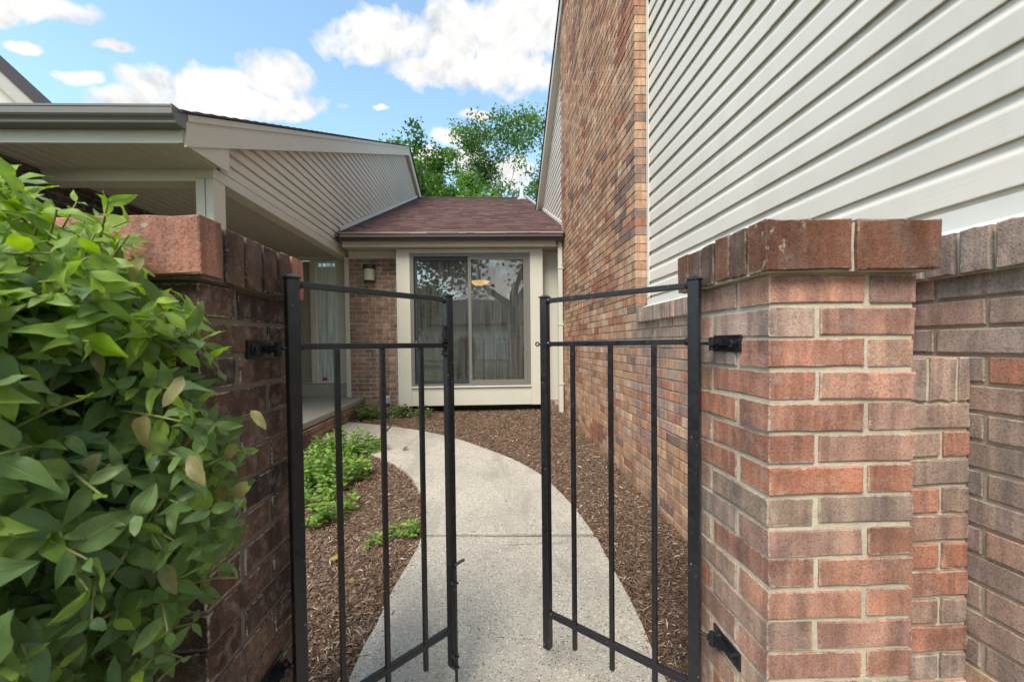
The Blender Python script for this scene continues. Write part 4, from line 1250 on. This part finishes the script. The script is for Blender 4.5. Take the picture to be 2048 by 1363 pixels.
while tips < 1150 and tries < 40000:
    tries += 1
    z = random.uniform(-.85, .20) if tips % 4 else random.uniform(.04, .238); y = random.uniform(.30, .68)
    # most twigs end near the outer shell
    lim = limx(z, y) - .035
    x = lim - abs(random.gauss(0, .13)) if random.random() < .75 else random.uniform(-1.15, lim)
    if z > .12: x = random.uniform(-1.0, lim)
    p = Vector((x, y, E + z))
    c = Vector((-.92, .56, E + min(z - .1, .0) * .75 - .12))
    out = (p - c); out.y -= .12 * random.random(); out.normalize()
    d = (out + Vector((random.gauss(0, .3), random.gauss(-.1, .3), random.gauss(.05, .3)))).normalized()
    ln = random.uniform(.12, .24)
    b0 = p - d * ln
    droop = Vector((0, 0, -1)) * random.uniform(.0, .05)
    pts = [b0 + d * ln * t + droop * (t * t) for t in (0, .25, .5, .75, 1)]
    tips += 1
    stems.tube(pts, [.0026, .0023, .0020, .0016, .0010], 5)
    sp_ = random.uniform(.022, .034)
    nn = int(ln / sp_); ph = random.uniform(0, PI)
    top = z > .10
    for i in range(nn + 1):
        t = min(1, (i + .6) / (nn + .6))
        q = b0 + d * ln * t + droop * t * t
        side0 = d.orthogonal().normalized()
        a = ph + i * PI / 2
        sd0 = Matrix.Rotation(a, 3, d) @ side0
        for sg in (1, -1):
            if random.random() < .10: continue
            s_ = sd0 * sg
            ax = (d * random.uniform(.35, .9) + s_ * .9 + Vector((0, 0, random.uniform(-.7, .10) + (.35 if top else 0)))).normalized()
            nrm = Vector((.35, -.45, .75)) + out * .35 + Vector((random.gauss(0, .55), random.gauss(0, .5), random.gauss(0, .4)))
            if z < -.15: nrm += Vector((.25, -.35, -.25))
            sz = random.uniform(.019, .052) * (1 - .3 * (t > .9)) * (1.25 if q.y < .42 and random.random() < .3 else 1)
            end = q + ax * sz
            if not inb(end, .0):
                if random.random() < .93: continue
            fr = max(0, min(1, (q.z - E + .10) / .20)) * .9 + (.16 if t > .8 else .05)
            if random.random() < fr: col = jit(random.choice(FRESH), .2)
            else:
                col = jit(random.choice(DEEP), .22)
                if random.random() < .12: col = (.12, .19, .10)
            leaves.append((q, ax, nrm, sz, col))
for k in range(16):
    z = random.uniform(-.5, .16)
    q = Vector((xmax(z) - random.uniform(.02, .14), random.uniform(.42, .55), E + z))
    leaves.append((q, Vector((random.gauss(0, .4), -.3, -1)), Vector((.2, -1, .3)), random.uniform(.03, .045), random.choice(((.30, .19, .09), (.36, .26, .15), (.24, .13, .06)))))
# branches
for k in range(26):
    z = random.uniform(-.9, .16); y = random.uniform(.42, .66)
    p = Vector((limx(z, y) - random.uniform(.09, .28), y, E + z)); b0 = Vector((-.95 + random.uniform(-.1, .1), .55 + random.uniform(-.08, .08), .1 + random.uniform(0, .8) * (z + 1)))
    mid = (p + b0) / 2 + Vector((random.gauss(0, .03), random.gauss(0, .03), .06))
    br = part('branch', MB().tube([b0, b0 * .55 + mid * .45, mid, mid * .45 + p * .55, p], [.009, .007, .0055, .004, .0026], 6), M['twig'], bush, smooth=True)
    if k < 10:
        e = p + (p - mid).normalized() * .03
        part('cut_twig', MB().tube([p, e], [.003, .0027], 6), M['cut'], br)
for k in range(7):
    b0 = Vector((-.92 + random.uniform(-.08, .08), .55 + random.uniform(-.06, .06), -.03))
    part('branch', MB().tube([b0, b0 + Vector((.03, -.02, .4)), b0 + Vector((.08, -.03, .8)), b0 + Vector((.12 * random.random(), -.03, 1.15))], [.014, .012, .009, .005], 7), M['twig'], bush, smooth=True)
part('stem', stems, M['stem'], bush, smooth=True, kind='stuff')
def leafsize(lf):
    q = lf[0] + lf[1] * lf[3] * .5
    p = project(q)
    if p is None: return 0
    if not (-30 < p[0] < 560 and 300 < p[1] < 1400): return 0
    deep = limx(lf[0].z - E, lf[0].y) - lf[0].x
    return lf[3] / p[2] * max(.15, 1 - max(0, deep) * 2.2) * max(.2, 1.3 - max(0, lf[0].y - .35) * 1.6)
leaves.sort(key=leafsize, reverse=True)
LM = []
for i, (vs, fs, uv) in enumerate(LV):
    mb = MB(); mb.add(vs, fs); mb.uv = uv
    me = mb.mesh('leaf', smooth=True, fix=False); me.materials.append(M['leaf']); LM.append(me)
bo = Vector(ORG[bush.name])
for q, ax, nrm, sz, col in leaves[:300]:
    o = bpy.data.objects.new('leaf', random.choice(LM))
    o.matrix_basis = Matrix.Translation(q - bo) @ frame(ax, nrm).to_4x4() @ Matrix.Diagonal((sz, sz, sz, 1))
    o.color = (*col, 1); link(o, bush)
mb = MB(); uvs = []
for q, ax, nrm, sz, col in leaves[300:]:
    vs, fs, uv = random.choice(LV)
    R = frame(ax, nrm)
    mb.add([q + R @ (Vector(v) * sz) for v in vs], fs, col); uvs += uv
mb.uv = uvs
part('foliage', mb, M['leaf_mass'], bush, kind='stuff', smooth=True, fix=False)

# ---- low herb clumps
def herb(name, label, x, y, rad, height, n, leaf, pal, group=None, squash=1.0, cat='plant'):
    t = thing(name, label, cat, (x, y, gz(y)), group=group)
    fol = MB(); st_ = MB()
    for k in range(n):
        a = random.uniform(0, 2 * PI); r = rad * math.sqrt(random.random())
        bx, by = r * math.cos(a), r * math.sin(a) * squash
        h = height * (1 - .55 * (r / rad) ** 2) * random.uniform(.6, 1.1)
        lean = Vector((bx / rad * .35 + random.gauss(0, .15), by / rad * .3 + random.gauss(0, .15) - .1, 1)).normalized()
        b0 = Vector((bx, by, 0)); b1 = b0 + lean * h
        st_.tube([b0, (b0 + b1) / 2 + Vector((random.gauss(0, .008), random.gauss(0, .008), 0)), b1], [.0022, .0018, .0012], 4)
        ns = max(2, int(h / (leaf * .8)))
        for i in range(ns + 1):
            tt = .22 + .78 * i / ns
            q = b0.lerp(b1, tt)
            for sg in range(2):
                aa = i * PI / 2 + sg * PI + random.gauss(0, .3)
                ax = Vector((math.cos(aa), math.sin(aa), random.uniform(-.15, .5) + (.4 if tt > .9 else 0))).normalized()
                nr = Vector((-ax.x * ax.z, -ax.y * ax.z, 1)) + Vector((random.gauss(0, .3), random.gauss(0, .3) - .2, 0))
                sz = leaf * random.uniform(.65, 1.15) * (.75 if tt > .9 else 1)
                R = frame(ax, nr)
                wv = .31
                vs = [(0, 0, 0), (.3, -wv * .9, .05), (.65, -wv * .8, .04), (1, 0, -.14), (.65, wv * .8, .04), (.3, wv * .9, .05), (.3, 0, -.02), (.65, 0, -.05)]
                fs = [(0, 1, 6), (1, 2, 7, 6), (2, 3, 7), (3, 4, 7), (4, 5, 6, 7), (5, 0, 6)]
                c = jit(random.choice(pal), .22)
                fol.add([q + R @ (Vector(v) * sz) for v in vs], fs, c)
    part('stem', st_, M['stem'], t, local=True, kind='stuff')
    part('foliage', fol, M['leaf_small'], t, local=True, smooth=True, fix=False)
    return t
LIME = [(.17, .32, .055), (.22, .37, .07), (.13, .26, .05), (.28, .40, .10), (.10, .21, .05)]
MID = [(.10, .19, .05), (.13, .23, .06), (.16, .24, .09), (.08, .15, .04)]
x, y = unpx(640, 960); herb('herb_clump', 'broad clump of bright lime green herbs in the left mulch bed beside the path', x - .03, y, .43, .27, 170, .052, LIME, squash=.85)
x, y = unpx(700, 905); herb('herb_clump', 'lime green herb clump at the back of the left bed where the path bends', x - .02, y, .34, .26, 100, .050, LIME, squash=.7)
x, y = unpx(640, 1025); herb('herb_clump', 'low front tuft of lime green herbs at the mulch edge of the big clump', x, y, .24, .16, 60, .048, LIME)
x, y = unpx(808, 1068); herb('herb_sprout', 'small green sprout leaning over the path edge by the slab joint', x, y, .075, .12, 14, .042, LIME)
x, y = unpx(757, 1092); herb('herb_sprout', 'tiny green sprout in the mulch to the left of the slab joint', x, y, .055, .08, 9, .034, LIME)
x, y = unpx(735, 838); herb('wall_plant', 'taller green plant at the corner of the porch slab and the brick wall', x, y, .17, .26, 34, .07, MID)
x, y = unpx(800, 834); herb('wall_plant', 'variegated pale green plant under the left end of the bay panel', x, y, .20, .20, 34, .065, MID + [(.30, .34, .16)], squash=.6)
x, y = unpx(850, 832); herb('wall_plant', 'small variegated plant under the bay panel nearest the middle gate bars', x, y, .13, .15, 18, .06, MID + [(.30, .34, .16)], squash=.6)

# ---- fallen leaves
for (px_, py_, col, lab, szz) in ((660, 1130, (.52, .33, .05), 'yellow fallen leaf on the mulch behind the left gate', .06), (652, 1146, (.16, .28, .10), 'green fallen leaf beside the yellow one on the left mulch', .05),
                                  (697, 1172, (.36, .16, .05), 'orange brown fallen leaf on the mulch near the first gate bar', .045), (1342, 940, (.34, .22, .12), 'dry tan leaf lying on the mulch by the brick wall', .05),
                                  (805, 905, (.10, .06, .035), 'dark brown dry leaf on the bend of the path', .07)):
    x, y = unpx(px_, py_)
    vs, fs, uv = leaf_mesh_data(1, .6, .3, -.25, 6, px_)
    mb = MB(); R = frame(Vector((math.cos(px_), math.sin(px_), .12)), Vector((0, -.25, 1)))
    mb.add([R @ (Vector(v) * szz) for v in vs], fs); mb.uv = uv
    me = mb.mesh('fallen_leaf', smooth=True, fix=False); me.materials.append(M['leaf'])
    o = link(bpy.data.objects.new('fallen_leaf', me)); o.location = (x, y, gz(y) + .030); o.color = (*col, 1)
    tag(o, lab, 'leaf')

# ================================================================== MULCH CHIPS
def inside(px_, py_, poly):
    n = len(poly); res = np.zeros(len(px_), bool); j = n - 1
    for i in range(n):
        xi, yi = poly[i]; xj, yj = poly[j]
        c = ((yi > py_) != (yj > py_)) & (px_ < (xj - xi) * (py_ - yi) / (yj - yi + 1e-12) + xi)
        res ^= c; j = i
    return res
PPOLY = list(map(tuple, resample(LW, 200))) + list(map(tuple, resample(RW, 200)))[::-1]
N = 95000
cy_ = .95 + (6.15 - .95) * rng.random(N) ** 1.55
cx_ = -2.0 + 3.12 * rng.random(N)
keep = ~inside(cx_, cy_, PPOLY) & (np.abs(cx_) < cy_ * .62 + .12)
PA = np.array(PPOLY)
dmin = np.full(N, 9.)
for q_ in PA: dmin = np.minimum(dmin, (cx_ - q_[0]) ** 2 + (cy_ - q_[1]) ** 2)
dmin = np.sqrt(dmin)
keep |= inside(cx_, cy_, PPOLY) & (rng.random(N) < .0016 + .10 * np.exp(-(dmin / .03) ** 2))
cx_, cy_ = cx_[keep], cy_[keep]; N = len(cx_)
onp = inside(cx_, cy_, PPOLY)
far = np.clip((cy_ - 1) / 5, 0, 1)
Lc = (.010 + .034 * rng.random(N) ** 1.8) * (1 + .35 * far); Wc = (.0020 + .0042 * rng.random(N)) * (1 + .5 * far); Tc = .0012 + .0022 * rng.random(N)
Lc[onp] *= .6
th = rng.random(N) * 2 * PI; tl = rng.normal(0, .28, N); tl[onp] = 0
bend = rng.normal(0, .16, N)
ux = np.stack([np.cos(th) * np.cos(tl), np.sin(th) * np.cos(tl), np.sin(tl)], 1)
uy = np.stack([-np.sin(th), np.cos(th), rng.normal(0, .3, N)], 1)
uz = np.cross(ux, uy)
gzv = .028 * (np.clip(cy_, 1.3, 6.6) - 1.3)
bedn = np.array([.022 * (mnoise.noise((a * 2.3, b * 2.3, 0)) + .5 * mnoise.noise((a * 9, b * 9, 3))) for a, b in zip(cx_, cy_)])
cz = np.where(onp, gzv + .024, gzv - .004 + bedn + .012 * rng.random(N))
cen = np.stack([cx_, cy_, cz], 1)
vlist = []
for (a, taper) in ((-.5, .55), (0, 1.), (.5, .45)):
    for (b, c) in ((-.5, -.5), (.5, -.5), (.5, .5), (-.5, .5)):
        v = cen + ux * (a * Lc)[:, None] + uy * (b * Wc * taper)[:, None] + uz * (c * Tc * taper + (bend * Lc if a == 0 else 0))[:, None]
        vlist.append(v)
V = np.stack(vlist, 1).reshape(-1, 3)
fq = np.array([(0, 1, 5, 4), (1, 2, 6, 5), (2, 3, 7, 6), (3, 0, 4, 7), (4, 5, 9, 8), (5, 6, 10, 9), (6, 7, 11, 10), (7, 4, 8, 11), (3, 2, 1, 0), (8, 9, 10, 11)])
F = (fq[None] + (np.arange(N) * 12)[:, None, None]).reshape(-1, 4)
me = bpy.data.meshes.new('mulch_chips')
me.vertices.add(len(V)); me.vertices.foreach_set('co', V.astype(np.float32).ravel())
me.loops.add(F.size); me.loops.foreach_set('vertex_index', F.astype(np.int32).ravel())
me.polygons.add(len(F)); me.polygons.foreach_set('loop_start', np.arange(0, F.size, 4, dtype=np.int32)); me.polygons.foreach_set('loop_total', np.full(len(F), 4, dtype=np.int32))
me.update()
pal = np.array([(.075, .048, .035), (.14, .09, .064), (.21, .138, .096), (.28, .19, .13), (.38, .27, .19), (.56, .44, .32), (.23, .13, .088)])
ci = rng.choice(len(pal), N, p=[.20, .24, .22, .15, .08, .05, .06])
cc_ = pal[ci] * (.75 + .5 * rng.random((N, 1)))
ca = me.color_attributes.new('bcol', 'FLOAT_COLOR', 'CORNER')
ca.data.foreach_set('color', np.repeat(np.c_[cc_, np.ones(N)], 40, axis=0).astype(np.float32).ravel())
me.materials.append(M['chip'])
o = link(bpy.data.objects.new('mulch_chips', me)); o['kind'] = 'stuff'

# ================================================================== TREES
def tree(label, x, y, height, spread, seed, pal, leaf=.16, nleaf=5200, trunk_r=.22, group='trees beyond the houses', base=0, fork=.35, open_=1.0, clump=.5):
    r = random.Random(seed); R = np.random.default_rng(seed)
    t = thing('tree', label, 'tree', (x, y, base), group=group)
    wood = MB(); ends_ = []
    def grow(p, d, ln, rad, depth):
        n = 4; pts = [p]; rads = [rad]; q = p.copy(); dd = d.copy()
        for i in range(n):
            dd = (dd + Vector((r.gauss(0, .13), r.gauss(0, .13), r.gauss(.05, .07)))).normalized()
            q = q + dd * ln / n; pts.append(q.copy()); rads.append(rad * (1 - .45 * (i + 1) / n))
        wood.tube(pts, rads, 7 if depth < 2 else 4)
        if depth >= 4 or ln < .5:
            ends_.append((q, dd)); ends_.append((pts[2], dd)); return
        k = 3 if depth < 2 else r.choice((2, 3))
        for i in range(k):
            a = 2 * PI * (i + r.random() * .6) / k
            o_ = dd.orthogonal().normalized(); o_ = Matrix.Rotation(a, 3, dd) @ o_
            nd = (dd * r.uniform(.6, 1.0) + o_ * r.uniform(.5, .95) * spread).normalized()
            grow(q, nd, ln * r.uniform(.60, .80), rads[-1] * .78, depth + 1)
        if depth >= 1: ends_.append((pts[3], dd))
    h0 = height * fork
    grow(Vector((0, 0, -.2)), Vector((r.gauss(0, .05), r.gauss(0, .05), 1)).normalized(), h0, trunk_r, 0)
    zmax = max(p.z for p, _ in ends_); k = height / zmax
    pts = [(Vector((p.x * k, p.y * k, p.z * k)), d) for p, d in ends_]
    wood.v = [(a * k, b * k, c * k) for a, b, c in wood.v]
    part('trunk', wood, M['bark'], t, local=True, smooth=True, fix=False)
    P = np.array([p for p, _ in pts])
    # clumps of leaves round each twig end
    idx = R.integers(0, len(P), nleaf)
    cl_off = R.normal(0, clump, (len(P), 3)) * .5
    c = P[idx] + cl_off[idx] + R.normal(0, clump * .62, (nleaf, 3)) * np.array([1, 1, .7])
    L = leaf * (.6 + .8 * R.random(nleaf))
    ax = R.normal(0, 1, (nleaf, 3)) + np.array([0, 0, -.3]); ax /= np.linalg.norm(ax, axis=1)[:, None]
    nr = R.normal(0, .8, (nleaf, 3)) + np.array([0, -.2, .8]); ay = np.cross(nr, ax); ay /= np.linalg.norm(ay, axis=1)[:, None]
    v0 = c - ax * L[:, None] * .5; v2 = c + ax * L[:, None] * .5
    up_ = np.cross(ax, ay) * L[:, None] * .08
    v1 = c + ay * L[:, None] * .34 + up_; v3 = c - ay * L[:, None] * .34 + up_
    V = np.stack([v0, v1, v2, v3], 1).reshape(-1, 3)
    me = bpy.data.meshes.new('crown')
    F = np.arange(nleaf * 4).reshape(-1, 4)
    me.from_pydata(V.tolist(), [], F.tolist())
    pl = np.array(pal); cc = pl[R.integers(0, len(pl), len(P))][idx] * (.7 + .6 * R.random((nleaf, 1)))
    ca = me.color_attributes.new('bcol', 'FLOAT_COLOR', 'CORNER')
    ca.data.foreach_set('color', np.repeat(np.c_[cc, np.ones(nleaf)], 4, axis=0).astype(np.float32).ravel())
    me.materials.append(M['leaf_small'])
    cr_ = link(bpy.data.objects.new('crown', me), t); cr_['kind'] = 'stuff'
    return t
G1 = [(.07, .15, .03), (.095, .19, .038), (.125, .23, .045), (.055, .125, .03)]
G2 = [(.095, .185, .07), (.12, .22, .085), (.085, .165, .065), (.145, .245, .10)]
G3 = [(.13, .27, .03), (.16, .30, .035), (.10, .22, .03)]
tree('tall open tree rising above the vent pipe, its thin crown showing sky', 2.2, 24.5, 13.9, .48, 12, G2, .16, 15000, .20, fork=.42, clump=.50)
tree('forked oak tree with ragged crown behind the left end of the plum roof', -3.5, 22.0, 11.6, .6, 5, G1, .16, 13000, .22, fork=.5, clump=.36)
tree('bright leafy tree filling the gap at the left end of the ridge', -4.1, 20.0, 9.2, .55, 9, G1, .15, 9000, .2, fork=.3, clump=.5)
tree('round light green tree just topping the middle of the plum ridge', -.9, 24.0, 9.3, .8, 31, G3, .15, 16000, .2, fork=.4, clump=.5)
tree('dark green tree low behind the right end of the plum ridge', 1.5, 27.0, 10.0, .8, 44, G1, .15, 16000, .2, fork=.4, clump=.5)
tree('slim tree beside the right hand rake board, branches bare at the bottom', 3.4, 25.0, 13.4, .5, 52, G2, .15, 8000, .16, fork=.5, clump=.4)
tree('oak tree top peeping over the left gable peak', -6.4, 24.0, 12.8, .3, 63, G1, .2, 3000, .24, fork=.45, clump=.35)
# trees and a house across the street, seen mirrored in the sliding door
tree('large dark tree across the street, seen reflected in the right pane', 1.2, -9.0, 8.6, .9, 71, [(.03, .06, .02), (.045, .08, .03)], .22, 16000, .3, group='trees across the street', fork=.26, clump=.8)
tree('tree across the street beside the driveway, seen reflected in the left pane', -4.6, -12.0, 4.4, .8, 82, [(.04, .09, .03), (.06, .12, .04)], .22, 6000, .25, group='trees across the street', fork=.3, clump=.7)
ho = thing('house', 'low house across the street, mirrored faintly in the sliding door glass', 'house', (2, -19, 0))
part('wall', MB().box(-6, 9, -22, -18, -.1, 2.7), M['trim_beige'], ho)
part('roof', MB().prism([(-22.4, 2.6), (-17.5, 2.6), (-17.5, 2.75), (-20, 4.8), (-22.4, 2.75)], 'x', -6.5, 9.5), M['roof_dark'], ho)
part('garage_door', MB().box(-3.5, 1.5, -18.01, -17.95, 0, 2.2), M['white_paint'], ho)
